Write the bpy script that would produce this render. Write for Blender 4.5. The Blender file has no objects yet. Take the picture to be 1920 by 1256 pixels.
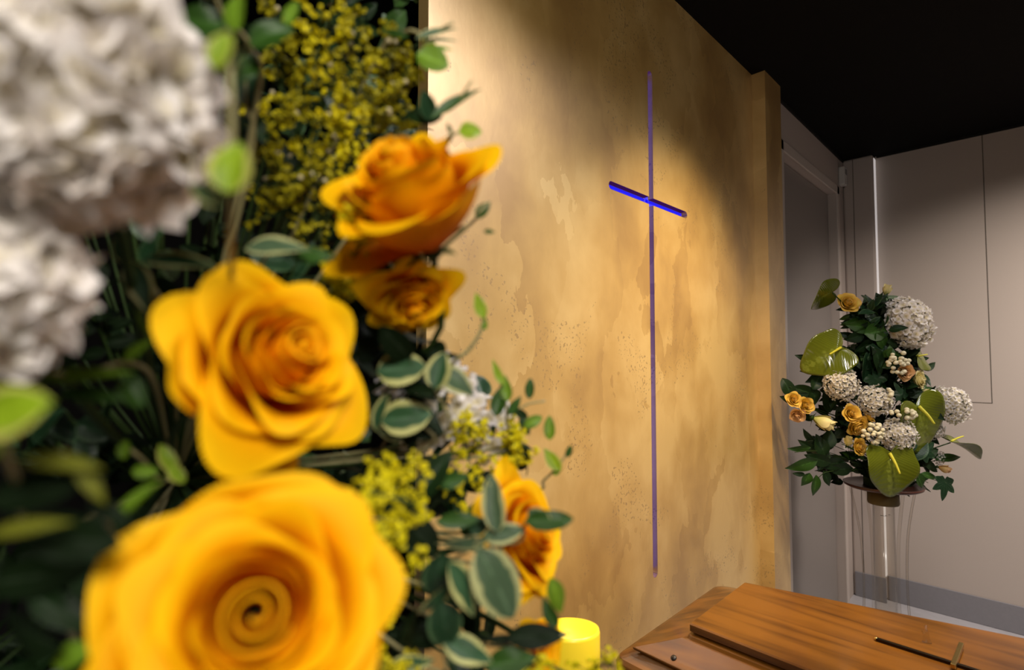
import bpy, bmesh, math, random
from mathutils import Vector, Matrix, noise
random.seed(7)
S = bpy.context.scene
COL = S.collection
R = math.radians
PI = math.pi

# ------------------------------------------------------------------ camera
FPX = 1010.9
CAM = Vector((0, 0, 1.45))
YAW, PIT = R(44.55), R(2.448)
cam_d = bpy.data.cameras.new('camera'); cam = bpy.data.objects.new('camera', cam_d); COL.objects.link(cam)
cam.location = CAM; cam.rotation_euler = (PI/2 + PIT, 0, YAW)
cam_d.sensor_width = 36; cam_d.lens = FPX/1920*36; cam_d.clip_start = 0.01; cam_d.clip_end = 50
cam_d.dof.use_dof = True; cam_d.dof.focus_distance = 1.62; cam_d.dof.aperture_fstop = 3.4
S.camera = cam
S.view_settings.view_transform = 'Standard'; S.view_settings.look = 'None'
S.view_settings.gamma = 1; S.view_settings.exposure = 0.0
S.view_settings.use_curve_mapping = False

# ------------------------------------------------------------------ world and lights
w = bpy.data.worlds.new('world'); S.world = w; w.use_nodes = True
w.node_tree.nodes['Background'].inputs[0].default_value = (0.8, 0.72, 0.62, 1)
w.node_tree.nodes['Background'].inputs[1].default_value = 0.02

def area(name, loc, target, size, power, col, spread=180):
    l = bpy.data.lights.new(name, 'AREA'); l.shape = 'DISK'; l.size = size; l.energy = power; l.color = col; l.spread = R(spread)
    o = bpy.data.objects.new(name, l); COL.objects.link(o); o.location = loc
    o.rotation_euler = (Vector(target)-Vector(loc)).to_track_quat('-Z', 'Y').to_euler(); return o
def spot(name, loc, target, power, col, ang, blend=.6, rad=.03):
    l = bpy.data.lights.new(name, 'SPOT'); l.energy = power; l.color = col; l.spot_size = R(ang); l.spot_blend = blend; l.shadow_soft_size = rad
    o = bpy.data.objects.new(name, l); COL.objects.link(o); o.location = loc
    o.rotation_euler = (Vector(target)-Vector(loc)).to_track_quat('-Z', 'Y').to_euler(); return o
area('room_light', (0.75, 2.85, 2.66), (0.05, 3.75, 0.75), 0.35, 27, (1, .88, .78), 98)
area('sheen_light', (0.25, 1.40, 2.67), (0.25, 1.40, 0), 0.45, 18, (1, .94, .97), 140)  # unseen area light added to lay a white sheen on the gold wall
area('front_light', (0.62, -0.22, 1.98), (-0.40, 0.3, 1.38), 0.35, 15.5, (1, .93, .84))
spot('wall_spot_near', (-0.18, 0.75, 2.67), (-0.88, 0.66, 1.35), 78, (1, .93, .97), 78, 1.0, .06)
spot('wall_spot_far', (-0.05, 1.75, 2.67), (-0.88, 1.65, 0.80), 195, (1, .76, .42), 76, 1.0, .06)

# ------------------------------------------------------------------ helpers
RT = Vector((math.cos(YAW), math.sin(YAW), 0))
FW0 = Vector((-math.sin(YAW), math.cos(YAW), 0))
FW = FW0*math.cos(PIT) + Vector((0, 0, 1))*math.sin(PIT)
UP = -FW0*math.sin(PIT) + Vector((0, 0, 1))*math.cos(PIT)
def at(px, py, d):
    return CAM + (FW + RT*((px-960)/FPX) - UP*((py-628)/FPX))*d
def vec(r, u, t):
    return (RT*r + UP*u - FW*t).normalized()

def link(name, bm, mat, parent=None, smooth=True, mats=None):
    me = bpy.data.meshes.new(name)
    if smooth:
        for f in bm.faces: f.smooth = True
    bm.to_mesh(me); bm.free()
    for m in (mats or [mat]): me.materials.append(m)
    o = bpy.data.objects.new(name, me); COL.objects.link(o)
    if parent: o.parent = parent
    return o
def tag(o, label=None, cat=None, group=None, kind=None):
    if label: o['label'] = label
    if cat: o['category'] = cat
    if group: o['group'] = group
    if kind: o['kind'] = kind
    return o
def thing(name, label, cat, loc=(0, 0, 0), group=None):
    o = bpy.data.objects.new(name, None); COL.objects.link(o); o.location = loc; o.empty_display_size = .02
    return tag(o, label, cat, group)
def frame_matrix(pos, z, x=None):
    z = z.normalized(); x = (x or Vector((0, 0, 1))).copy()
    x = x - z*x.dot(z)
    if x.length < 1e-4: x = Vector((1, 0, 0)) - z*z.x
    x.normalize(); y = z.cross(x)
    return Matrix.Translation(pos) @ Matrix((x, y, z)).transposed().to_4x4()
def box(bm, a, b):
    vs = [bm.verts.new((x, y, z)) for x in (a[0], b[0]) for y in (a[1], b[1]) for z in (a[2], b[2])]
    for f in ((0, 1, 3, 2), (4, 6, 7, 5), (0, 4, 5, 1), (2, 3, 7, 6), (0, 2, 6, 4), (1, 5, 7, 3)):
        bm.faces.new([vs[i] for i in f])
def boxobj(name, a, b, mat, parent=None, bevel=0):
    bm = bmesh.new(); box(bm, a, b); bmesh.ops.recalc_face_normals(bm, faces=bm.faces)
    o = link(name, bm, mat, parent, smooth=False)
    if bevel:
        m = o.modifiers.new('b', 'BEVEL'); m.width = bevel; m.segments = 2
    return o
def tube(bm, pts, r, seg=6, r2=None):
    pts = [Vector(p) for p in pts]; rings = []; r2 = r if r2 is None else r2
    for i, p in enumerate(pts):
        t = (pts[min(i+1, len(pts)-1)] - pts[max(i-1, 0)]).normalized()
        a = t.cross(Vector((.3, .2, 1))).normalized(); b = t.cross(a)
        rr = r + (r2-r)*i/(len(pts)-1)
        rings.append([bm.verts.new(p + a*rr*math.cos(2*PI*k/seg) + b*rr*math.sin(2*PI*k/seg)) for k in range(seg)])
    for i in range(len(rings)-1):
        for k in range(seg):
            bm.faces.new((rings[i][k], rings[i][(k+1) % seg], rings[i+1][(k+1) % seg], rings[i+1][k]))
    bm.faces.new(rings[0][::-1]); bm.faces.new(rings[-1])
def curve_pts(pts, n=6):
    pts = [Vector(p) for p in pts]; out = []
    P = [pts[0]*2-pts[1]] + pts + [pts[-1]*2-pts[-2]]
    for i in range(1, len(P)-2):
        for k in range(n):
            t = k/n; a, b, c, d = P[i-1:i+3]
            out.append(.5*((2*b) + (c-a)*t + (2*a-5*b+4*c-d)*t*t + (-a+3*b-3*c+d)*t**3))
    return out + [pts[-1]]
def ball(bm, p, r, sub=1, sq=(1, 1, 1)):
    g = bmesh.ops.create_icosphere(bm, subdivisions=sub, radius=r)
    for v in g['verts']: v.co = Vector((v.co.x*sq[0], v.co.y*sq[1], v.co.z*sq[2])) + Vector(p)
def lathe(bm, prof, seg=40, c=(0, 0, 0)):
    rings = [[bm.verts.new((c[0]+r*math.cos(2*PI*k/seg), c[1]+r*math.sin(2*PI*k/seg), c[2]+z)) for k in range(seg)] for r, z in prof]
    for i in range(len(rings)-1):
        for k in range(seg): bm.faces.new((rings[i][k], rings[i][(k+1) % seg], rings[i+1][(k+1) % seg], rings[i+1][k]))

# ------------------------------------------------------------------ materials
def nmat(name):
    m = bpy.data.materials.new(name); m.use_nodes = True
    nt = m.node_tree; return m, nt, nt.nodes['Principled BSDF'], nt.links
def simple(name, col, rough=.5, metal=0, spec=.5, bump=0, bscale=200, var=0):
    m, nt, p, L = nmat(name)
    p.inputs['Base Color'].default_value = (*col, 1); p.inputs['Roughness'].default_value = rough
    p.inputs['Metallic'].default_value = metal; p.inputs['Specular IOR Level'].default_value = spec
    if bump or var:
        tc = nt.nodes.new('ShaderNodeTexCoord'); n = nt.nodes.new('ShaderNodeTexNoise'); n.inputs['Scale'].default_value = bscale; n.inputs['Detail'].default_value = 4
        L.new(tc.outputs['Object'], n.inputs['Vector'])
        if bump:
            b = nt.nodes.new('ShaderNodeBump'); b.inputs['Strength'].default_value = bump; b.inputs['Distance'].default_value = .002
            L.new(n.outputs['Fac'], b.inputs['Height']); L.new(b.outputs['Normal'], p.inputs['Normal'])
        if var:
            r = nt.nodes.new('ShaderNodeValToRGB'); r.color_ramp.elements[0].position = .3; r.color_ramp.elements[1].position = .7
            r.color_ramp.elements[0].color = (*[c*(1-var) for c in col], 1); r.color_ramp.elements[1].color = (*[min(1, c*(1+var)) for c in col], 1)
            L.new(n.outputs['Fac'], r.inputs['Fac']); L.new(r.outputs['Color'], p.inputs['Base Color'])
    return m
def petal_mat(name, base, tip, rough=.55, trans=.35, noise_amt=.12, edge=None, spec=.25, p0=.1, p1=.75):
    """colour runs from the petal's base to its rim along its own UV"""
    m, nt, p, L = nmat(name)
    uv = nt.nodes.new('ShaderNodeUVMap'); sep = nt.nodes.new('ShaderNodeSeparateXYZ'); L.new(uv.outputs['UV'], sep.inputs[0])
    r = nt.nodes.new('ShaderNodeValToRGB'); r.color_ramp.elements[0].color = (*base, 1); r.color_ramp.elements[1].color = (*tip, 1)
    r.color_ramp.elements[0].position = p0; r.color_ramp.elements[1].position = p1
    if edge:
        e = r.color_ramp.elements.new(.97); e.color = (*edge, 1)
    L.new(sep.outputs['Y'], r.inputs['Fac'])
    tc = nt.nodes.new('ShaderNodeTexCoord'); n = nt.nodes.new('ShaderNodeTexNoise'); n.inputs['Scale'].default_value = 60; n.inputs['Detail'].default_value = 3
    L.new(tc.outputs['Object'], n.inputs['Vector'])
    hs = nt.nodes.new('ShaderNodeHueSaturation'); mp = nt.nodes.new('ShaderNodeMapRange')
    mp.inputs['To Min'].default_value = 1-noise_amt; mp.inputs['To Max'].default_value = 1+noise_amt
    L.new(n.outputs['Fac'], mp.inputs['Value']); L.new(mp.outputs[0], hs.inputs['Value']); L.new(r.outputs['Color'], hs.inputs['Color'])
    L.new(hs.outputs['Color'], p.inputs['Base Color'])
    p.inputs['Roughness'].default_value = rough; p.inputs['Specular IOR Level'].default_value = spec
    tr = nt.nodes.new('ShaderNodeBsdfTranslucent'); L.new(hs.outputs['Color'], tr.inputs['Color'])
    mx = nt.nodes.new('ShaderNodeMixShader'); mx.inputs[0].default_value = trans
    L.new(p.outputs[0], mx.inputs[1]); L.new(tr.outputs[0], mx.inputs[2])
    L.new(mx.outputs[0], nt.nodes['Material Output'].inputs['Surface'])
    return m
def leaf_mat(name, inner, margin=None, rough=.4, spec=.5, trans=.15, width=.62):
    """U runs across the blade (0..1), V along it; margin = pale variegated edge"""
    m, nt, p, L = nmat(name)
    uv = nt.nodes.new('ShaderNodeUVMap'); sep = nt.nodes.new('ShaderNodeSeparateXYZ'); L.new(uv.outputs['UV'], sep.inputs[0])
    def math_(op, a, b=None):
        n = nt.nodes.new('ShaderNodeMath'); n.operation = op
        for i, v in enumerate((a, b)):
            if v is None: continue
            if isinstance(v, (int, float)): n.inputs[i].default_value = v
            else: L.new(v, n.inputs[i])
        return n.outputs[0]
    au = math_('ABSOLUTE', math_('SUBTRACT', math_('MULTIPLY', sep.outputs['X'], 2), 1))
    tc = nt.nodes.new('ShaderNodeTexCoord'); n = nt.nodes.new('ShaderNodeTexNoise'); n.inputs['Scale'].default_value = 70; n.inputs['Detail'].default_value = 3
    L.new(tc.outputs['Object'], n.inputs['Vector'])
    fac = math_('ADD', au, math_('MULTIPLY', math_('SUBTRACT', n.outputs['Fac'], .5), .6))
    r = nt.nodes.new('ShaderNodeValToRGB'); L.new(fac, r.inputs['Fac'])
    el = r.color_ramp.elements
    el[0].position = 0; el[0].color = (*[min(1, c*1.5+.01) for c in inner], 1)
    el[1].position = .10; el[1].color = (*inner, 1)
    if margin:
        e = el.new(width-.06); e.color = (*inner, 1); e = el.new(width+.06); e.color = (*margin, 1)
    else:
        e = el.new(.8); e.color = (*[c*.8 for c in inner], 1)
    L.new(r.outputs['Color'], p.inputs['Base Color'])
    wv = nt.nodes.new('ShaderNodeTexWave'); wv.inputs['Scale'].default_value = 5; wv.inputs['Distortion'].default_value = 1
    cx = nt.nodes.new('ShaderNodeCombineXYZ'); L.new(math_('SUBTRACT', sep.outputs['Y'], math_('MULTIPLY', au, .35)), cx.inputs[0]); L.new(cx.outputs[0], wv.inputs['Vector'])
    b = nt.nodes.new('ShaderNodeBump'); b.inputs['Strength'].default_value = .35; b.inputs['Distance'].default_value = .001
    L.new(wv.outputs['Fac'], b.inputs['Height']); L.new(b.outputs['Normal'], p.inputs['Normal'])
    p.inputs['Roughness'].default_value = rough; p.inputs['Specular IOR Level'].default_value = spec
    tr = nt.nodes.new('ShaderNodeBsdfTranslucent'); L.new(r.outputs['Color'], tr.inputs['Color'])
    mx = nt.nodes.new('ShaderNodeMixShader'); mx.inputs[0].default_value = trans
    L.new(p.outputs[0], mx.inputs[1]); L.new(tr.outputs[0], mx.inputs[2]); L.new(mx.outputs[0], nt.nodes['Material Output'].inputs['Surface'])
    return m
def wood_mat(name, c1, c2, axis_rot, rough=.28):
    m, nt, p, L = nmat(name)
    tc = nt.nodes.new('ShaderNodeTexCoord'); mp = nt.nodes.new('ShaderNodeMapping'); mp.inputs['Rotation'].default_value = (0, 0, axis_rot)
    mp.inputs['Scale'].default_value = (1.3, 16, 16); L.new(tc.outputs['Object'], mp.inputs['Vector'])
    n = nt.nodes.new('ShaderNodeTexNoise'); n.inputs['Scale'].default_value = 1.6; n.inputs['Detail'].default_value = 7; n.inputs['Distortion'].default_value = .7
    L.new(mp.outputs[0], n.inputs['Vector'])
    n2 = nt.nodes.new('ShaderNodeTexNoise'); n2.inputs['Scale'].default_value = 5; n2.inputs['Detail'].default_value = 3; L.new(tc.outputs['Object'], n2.inputs['Vector'])
    a = nt.nodes.new('ShaderNodeMath'); a.operation = 'ADD'; b_ = nt.nodes.new('ShaderNodeMath'); b_.operation = 'MULTIPLY'; b_.inputs[1].default_value = .55
    L.new(n2.outputs['Fac'], b_.inputs[0]); L.new(n.outputs['Fac'], a.inputs[0]); L.new(b_.outputs[0], a.inputs[1])
    r = nt.nodes.new('ShaderNodeValToRGB'); r.color_ramp.elements[0].position = .58; r.color_ramp.elements[1].position = .92
    r.color_ramp.elements[0].color = (*c1, 1); r.color_ramp.elements[1].color = (*c2, 1); L.new(a.outputs[0], r.inputs['Fac'])
    L.new(r.outputs['Color'], p.inputs['Base Color']); p.inputs['Roughness'].default_value = rough
    p.inputs['Coat Weight'].default_value = .35; p.inputs['Coat Roughness'].default_value = .12; p.inputs['Specular IOR Level'].default_value = .3
    b = nt.nodes.new('ShaderNodeBump'); b.inputs['Strength'].default_value = .12; b.inputs['Distance'].default_value = .001
    L.new(n.outputs['Fac'], b.inputs['Height']); L.new(b.outputs['Normal'], p.inputs['Normal'])
    return m
def plaster_mat():
    m, nt, p, L = nmat('gold_plaster')
    tc = nt.nodes.new('ShaderNodeTexCoord')
    def nz(scale, sc, det=5, dist=0, off=0):
        mp = nt.nodes.new('ShaderNodeMapping'); mp.inputs['Scale'].default_value = sc; mp.inputs['Location'].default_value = (off, off, off); L.new(tc.outputs['Object'], mp.inputs['Vector'])
        n = nt.nodes.new('ShaderNodeTexNoise'); n.inputs['Scale'].default_value = scale; n.inputs['Detail'].default_value = det; n.inputs['Distortion'].default_value = dist
        L.new(mp.outputs[0], n.inputs['Vector']); return n.outputs['Fac']
    def M(op, a, b):
        n = nt.nodes.new('ShaderNodeMath'); n.operation = op
        for i, v in enumerate((a, b)):
            if isinstance(v, (int, float)): n.inputs[i].default_value = v
            else: L.new(v, n.inputs[i])
        return n.outputs[0]
    def ramp(f, stops):
        r = nt.nodes.new('ShaderNodeValToRGB'); el = r.color_ramp.elements
        el[0].position, el[0].color = stops[0][0], (*stops[0][1], 1); el[1].position, el[1].color = stops[-1][0], (*stops[-1][1], 1)
        for q, c in stops[1:-1]:
            e = el.new(q); e.color = (*c, 1)
        L.new(f, r.inputs['Fac']); return r.outputs['Color']
    big = nz(2.0, (1, 1.3, 1.0), 5, .2)
    # trowel strokes: distorted cells, taller than wide
    mp = nt.nodes.new('ShaderNodeMapping'); mp.inputs['Scale'].default_value = (1, 6, 3.4); L.new(tc.outputs['Object'], mp.inputs['Vector'])
    dn = nt.nodes.new('ShaderNodeTexNoise'); dn.inputs['Scale'].default_value = 3; dn.inputs['Detail'].default_value = 5; L.new(mp.outputs[0], dn.inputs['Vector'])
    mv = nt.nodes.new('ShaderNodeMixRGB'); mv.inputs[0].default_value = .42; L.new(mp.outputs[0], mv.inputs[1]); L.new(dn.outputs['Color'], mv.inputs[2])
    vo = nt.nodes.new('ShaderNodeTexVoronoi'); vo.inputs['Scale'].default_value = 1.5; L.new(mv.outputs[0], vo.inputs['Vector'])
    sp = nt.nodes.new('ShaderNodeSeparateXYZ'); L.new(vo.outputs['Color'], sp.inputs[0])
    f = M('ADD', M('MULTIPLY', big, .66), M('MULTIPLY', sp.outputs[0], .12))
    f = M('ADD', f, M('MULTIPLY', nz(7, (1, 1.4, 1), 8, .3, 3), .26))
    c = ramp(f, [(.38, (.42, .235, .050)), (.50, (.58, .355, .090)), (.62, (.74, .50, .170))])
    # worn pin-prick scratches, gathered in patches
    sc = nz(120, (1, 1, 1), 2, 0, 5); patch = nz(3.5, (1, 1, 1), 4, 1, 9)
    spk = M('MULTIPLY', M('GREATER_THAN', sc, .62), M('GREATER_THAN', patch, .57))
    mixc = nt.nodes.new('ShaderNodeMixRGB'); mixc.inputs[2].default_value = (.36, .21, .06, 1); L.new(M('MULTIPLY', spk, .8), mixc.inputs[0]); L.new(c, mixc.inputs[1])
    L.new(mixc.outputs[0], p.inputs['Base Color'])
    rr = nt.nodes.new('ShaderNodeMapRange'); rr.inputs['From Min'].default_value = .3; rr.inputs['From Max'].default_value = .75; rr.inputs['To Min'].default_value = .5; rr.inputs['To Max'].default_value = .36
    L.new(f, rr.inputs['Value']); L.new(rr.outputs[0], p.inputs['Roughness'])
    p.inputs['Metallic'].default_value = .3; p.inputs['Specular IOR Level'].default_value = .9
    p.inputs['Coat Weight'].default_value = 1; p.inputs['Coat Roughness'].default_value = .48; p.inputs['Coat IOR'].default_value = 2.0
    b = nt.nodes.new('ShaderNodeBump'); b.inputs['Strength'].default_value = .25; b.inputs['Distance'].default_value = .003
    h = M('ADD', M('ADD', M('MULTIPLY', sp.outputs[0], .12), M('MULTIPLY', nz(45, (1, 1.5, .8), 6, .5, 2), .6)), M('MULTIPLY', spk, -.35))
    L.new(h, b.inputs['Height']); L.new(b.outputs['Normal'], p.inputs['Normal'])
    return m
def emis(name, col, strength, base=None, rough=.5, spec=.5):
    m, nt, p, L = nmat(name); p.inputs['Roughness'].default_value = rough; p.inputs['Specular IOR Level'].default_value = spec; p.inputs['Base Color'].default_value = (*(base or col), 1)
    p.inputs['Emission Color'].default_value = (*col, 1); p.inputs['Emission Strength'].default_value = strength; return m

MAT = dict(
    gold=plaster_mat(),
    wall=simple('warm_grey_wall', (.40, .345, .305), .75, bump=.15, bscale=350, var=.03),
    column=simple('pale_wall', (.42, .36, .325), .7, bump=.1, bscale=350),
    door=simple('grey_door', (.24, .215, .20), .5, bump=.06, bscale=300),
    groove=simple('panel_groove', (.10, .085, .07), .9),
    casing=simple('door_casing', (.50, .44, .40), .5),
    ceil=simple('black_ceiling', (.004, .0035, .0032), .85, spec=.1),
    dark=simple('charcoal_wall', (.012, .011, .010), .85, spec=.2),
    floor=simple('grey_vinyl_floor', (.36, .35, .37), .35, var=.06, bscale=20),
    skirt=simple('grey_skirting', (.19, .185, .20), .5, var=.03, bscale=60),
    plastic=simple('white_plastic', (.55, .53, .50), .4),
    lens=simple('grey_lens', (.25, .24, .24), .2),
    lavender=emis('channel_led_glow', (.26, .05, .80), .16, (.10, .05, .22), .85, .05),  # emission stands in for LED light falling on the channel sides
    blue=emis('blue_led', (.010, .008, .85), 1.0, (.03, .03, .4)),
    wood=wood_mat('varnished_wood', (.052, .017, .003), (.165, .062, .008), .06),
    wood_end=wood_mat('varnished_wood_crossgrain', (.052, .017, .003), (.155, .057, .007), PI/2-.1),
    brass=simple('aged_brass', (.50, .36, .12), .25, 1, bump=.1, bscale=90),
    bronze=simple('dark_bronze', (.035, .022, .012), .3, .9),
    steel=simple('dark_screw', (.05, .045, .04), .4, .8, bump=.4, bscale=600),
    rose=petal_mat('orange_yellow_petal', (.72, .14, .001), (.93, .47, .002), trans=.25, edge=(.96, .55, .004), spec=.08, p0=.35, p1=.88),  # petals' own orange, base reddened further to paint the shade in the crevices
    rose_c=petal_mat('deep_orange_petal', (.60, .08, .001), (.90, .36, .002), trans=.22, edge=(.94, .46, .004), spec=.08, p0=.5, p1=.9),
    small_rose=petal_mat('soft_yellow_petal', (.50, .25, .015), (.80, .57, .075), trans=.2, edge=(.82, .50, .10)),
    peach=petal_mat('peach_petal', (.55, .26, .05), (.80, .54, .20), trans=.2, edge=(.80, .46, .22)),
    cream=petal_mat('cream_petal', (.50, .50, .12), (.80, .70, .34), trans=.2),
    white=petal_mat('white_petal', (.70, .62, .38), (.90, .86, .83), trans=.42, noise_amt=.05),
    anth=leaf_mat('anthurium_green', (.13, .155, .010), None, rough=.16, spec=.8, trans=.1),
    spadix=simple('spadix_yellow', (.60, .55, .03), .6, bump=.5, bscale=900),
    berry=simple('ivory_berry', (.66, .60, .40), .55, bump=.4, bscale=600),
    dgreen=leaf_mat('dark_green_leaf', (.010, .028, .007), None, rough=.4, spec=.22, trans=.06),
    mgreen=leaf_mat('mid_green_leaf', (.030, .085, .010), None, rough=.4, spec=.35, trans=.12),
    lime=leaf_mat('lime_leaf', (.25, .40, .010), (.52, .54, .12), rough=.45, trans=.3, width=.72),
    lime_plain=leaf_mat('fresh_green_leaf', (.16, .30, .015), None, rough=.45, trans=.3),
    varieg=leaf_mat('variegated_leaf', (.028, .080, .030), (.46, .46, .17), rough=.45, spec=.3, trans=.15, width=.66),
    greyg=leaf_mat('grey_green_leaf', (.070, .12, .060), (.44, .45, .20), rough=.45, spec=.35, trans=.12, width=.7),
    olive=leaf_mat('olive_leaf', (.14, .15, .012), None, rough=.5, spec=.2, trans=.2),
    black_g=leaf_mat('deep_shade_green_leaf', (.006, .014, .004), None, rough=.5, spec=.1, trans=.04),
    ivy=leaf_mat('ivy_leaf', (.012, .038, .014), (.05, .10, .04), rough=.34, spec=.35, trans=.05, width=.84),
    stem=simple('green_stem', (.022, .045, .008), .6, spec=.2),
    pstem=simple('pale_stem', (.30, .27, .12), .5),
    solid=petal_mat('yellow_filler_blossom', (.40, .36, .004), (.78, .66, .006), trans=.25),
    solid_bright=petal_mat('bright_yellow_filler_blossom', (.52, .46, .005), (.86, .76, .010), trans=.3),
    solid_dim=petal_mat('mustard_filler_blossom', (.20, .18, .004), (.44, .38, .006), trans=.2),
    wax=None,
    tray=simple('dark_red_tray', (.07, .022, .014), .35),
    foam=simple('brown_holder', (.11, .075, .02), .6),
    foamg=simple('green_foam', (.03, .07, .02), .9, bump=.5, bscale=300),
    iron=simple('black_iron', (.02, .02, .02), .5, .6),
)
def acrylic():
    m, nt, p, L = nmat('clear_acrylic'); tr = nt.nodes.new('ShaderNodeBsdfTransparent'); tr.inputs[0].default_value = (.95, .94, .92, 1)
    gl = nt.nodes.new('ShaderNodeBsdfGlossy'); gl.inputs['Roughness'].default_value = .12
    lw = nt.nodes.new('ShaderNodeLayerWeight'); lw.inputs['Blend'].default_value = .5; mx = nt.nodes.new('ShaderNodeMixShader')
    pw = nt.nodes.new('ShaderNodeMath'); pw.operation = 'POWER'; pw.inputs[1].default_value = 5; L.new(lw.outputs['Facing'], pw.inputs[0]); ad = nt.nodes.new('ShaderNodeMath'); ad.operation = 'MULTIPLY_ADD'; ad.inputs[1].default_value = .75; ad.inputs[2].default_value = .035; L.new(pw.outputs[0], ad.inputs[0]); L.new(ad.outputs[0], mx.inputs[0]); L.new(tr.outputs[0], mx.inputs[1]); L.new(gl.outputs[0], mx.inputs[2]); L.new(mx.outputs[0], nt.nodes['Material Output'].inputs['Surface']); return m
MAT['acrylic'] = acrylic()
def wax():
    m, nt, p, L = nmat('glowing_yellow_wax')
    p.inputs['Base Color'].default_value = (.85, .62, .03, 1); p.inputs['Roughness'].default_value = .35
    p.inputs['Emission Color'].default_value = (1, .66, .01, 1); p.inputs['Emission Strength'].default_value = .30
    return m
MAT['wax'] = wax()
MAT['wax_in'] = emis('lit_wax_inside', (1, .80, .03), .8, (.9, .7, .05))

# ------------------------------------------------------------------ room shell
XG, XD, YC, ZC = -0.881, -0.873, 3.877, 2.70
def struct(o): o['kind'] = 'structure'; return o
struct(boxobj('floor', (-3.0, -2.6, -.1), (3.0, 4.1, 0), MAT['floor']))
struct(boxobj('ceiling', (-3.0, -2.6, ZC), (3.0, 4.1, ZC+.1), MAT['ceil']))
def cross_loop():
    y0, y1 = 1.518, 1.545; ax0, ax1 = 1.295, 1.776; az0, az1 = 1.941, 1.964; z0, z1 = .768, 2.378; rr = .009
    pts = []
    def cap(cy, cz, a0, r):
        return [(cy + r*math.cos(R(a)), cz + r*math.sin(R(a))) for a in range(a0, a0+181, 30)]
    c = (y0+y1)/2; h = (y1-y0)/2; ch = (az0+az1)/2; g = (az1-az0)/2
    pts += cap(c, z0+h, 180, h)            # bottom end, left to right
    pts += [(y1, az0)]
    pts += cap(ax1-g, ch, -90, g)
    pts += [(y1, az1)]
    pts += cap(c, z1-h, 0, h)
    pts += [(y0, az1)]
    pts += cap(ax0+g, ch, 90, g)
    pts += [(y0, az0)]
    return pts
def gold_wall():
    bm = bmesh.new(); ya, yb = .65, 2.60; t1, t2 = .020, .035
    outer = [(ya, 0), (yb, 0), (yb, ZC), (ya, ZC)]; inner = cross_loop(); edges = []
    for loop in (outer, inner):
        vs = [bm.verts.new((XG, y, z)) for y, z in loop]
        for i in range(len(vs)): edges.append(bm.edges.new((vs[i], vs[(i+1) % len(vs)])))
    bmesh.ops.triangle_fill(bm, use_beauty=True, edges=edges)
    g = bmesh.ops.extrude_face_region(bm, geom=list(bm.faces))
    for v in g['geom']:
        if isinstance(v, bmesh.types.BMVert): v.co.x -= t1
    box(bm, (XG-t2, ya, 0), (XG-t1, yb, ZC))
    bmesh.ops.recalc_face_normals(bm, faces=bm.faces)
    return struct(link('wall_left', bm, MAT['gold'], smooth=False))
gold_wall()
struct(boxobj('wall_left_pier', (XG, 2.405, 0), (-.826, 2.60, ZC), MAT['gold']))
# the cross of light let into the gold wall
cr = thing('light_cross', 'slender blue-lit cross recessed into the gold plaster wall', 'cross', (XG, 1.531, .768))
bm = bmesh.new(); lp = cross_loop(); n = len(lp)
va = [bm.verts.new((0, y-1.531, z-.768)) for y, z in lp]; vb = [bm.verts.new((-.0195, y-1.531, z-.768)) for y, z in lp]
for i in range(n): bm.faces.new((va[i], va[(i+1) % n], vb[(i+1) % n], vb[i]))
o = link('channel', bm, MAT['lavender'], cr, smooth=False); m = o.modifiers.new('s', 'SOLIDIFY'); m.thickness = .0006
boxobj('upright_light_strip', (-.0193, -.008, .02), (-.0165, .008, 1.595), MAT['blue'], cr)['label'] = 'blue light strip at the back of the upright'
boxobj('arm_light_strip', (-.0193, -.228, 1.175), (-.0165, .236, 1.193), MAT['blue'], cr)['label'] = 'blue light strip at the back of the arm'

# door wall behind the pier
yd0, yd1, zl = 2.75, 3.70, 2.452
bm = bmesh.new(); box(bm, (-1.05, 2.60, zl), (XD, yd1, ZC)); box(bm, (-1.05, yd1, 0), (XD, YC+.1, ZC)); box(bm, (-1.05, 2.60, 0), (XD, yd0, zl))
bmesh.ops.recalc_face_normals(bm, faces=bm.faces)
struct(link('wall_left_rear', bm, MAT['column'], smooth=False))
d = struct(boxobj('door_1', (-.96, yd0+.004, .006), (-.915, yd1-.006, zl-.006), MAT['door']))
bm = bmesh.new(); box(bm, (XD-.001, yd0-.05, zl-.002), (XD+.010, yd1+.045, zl+.050)); box(bm, (XD-.001, yd1+.001, 0), (XD+.010, yd1+.045, zl+.05)); box(bm, (XD-.001, yd0-.05, 0), (XD+.010, yd0-.001, zl+.05))
bmesh.ops.recalc_face_normals(bm, faces=bm.faces)
o = struct(link('trim_1', bm, MAT['casing'], smooth=False)); m = o.modifiers.new('b', 'BEVEL'); m.width = .003; m.segments = 2
# right-hand wall: corner pilaster, then the main panelled wall set back a little
struct(boxobj('wall_back_pilaster', (XD, YC, 0), (-.709, YC+.13, ZC), MAT['column'], bevel=.012))
struct(boxobj('wall_back', (-.709, YC+.06, 0), (3.0, YC+.13, ZC), MAT['wall']))
struct(boxobj('trim_2', (-.818, YC-.0012, .15), (-.8145, YC+.001, ZC), MAT['groove']))
ym = YC+.06
bm = bmesh.new(); box(bm, (-.2075, ym-.0012, 1.205), (-.2035, ym+.001, ZC)); box(bm, (-.62, ym-.0012, 1.203), (-.2035, ym+.001, 1.2065))
struct(link('trim_3', bm, MAT['groove'], smooth=False))
struct(boxobj('baseboard_pilaster', (XD+.011, YC-.008, 0), (-.701, YC, .147), MAT['skirt'], bevel=.003))
struct(boxobj('baseboard_back', (-.701, ym-.008, 0), (3.0, ym, .147), MAT['skirt'], bevel=.003))
struct(boxobj('trim_4', (XD, 2.62, ZC-.012), (XD+.008, YC, ZC), MAT['dark']))
struct(boxobj('trim_5', (-.70, ym-.008, ZC-.012), (3.0, ym, ZC), MAT['dark']))
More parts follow.
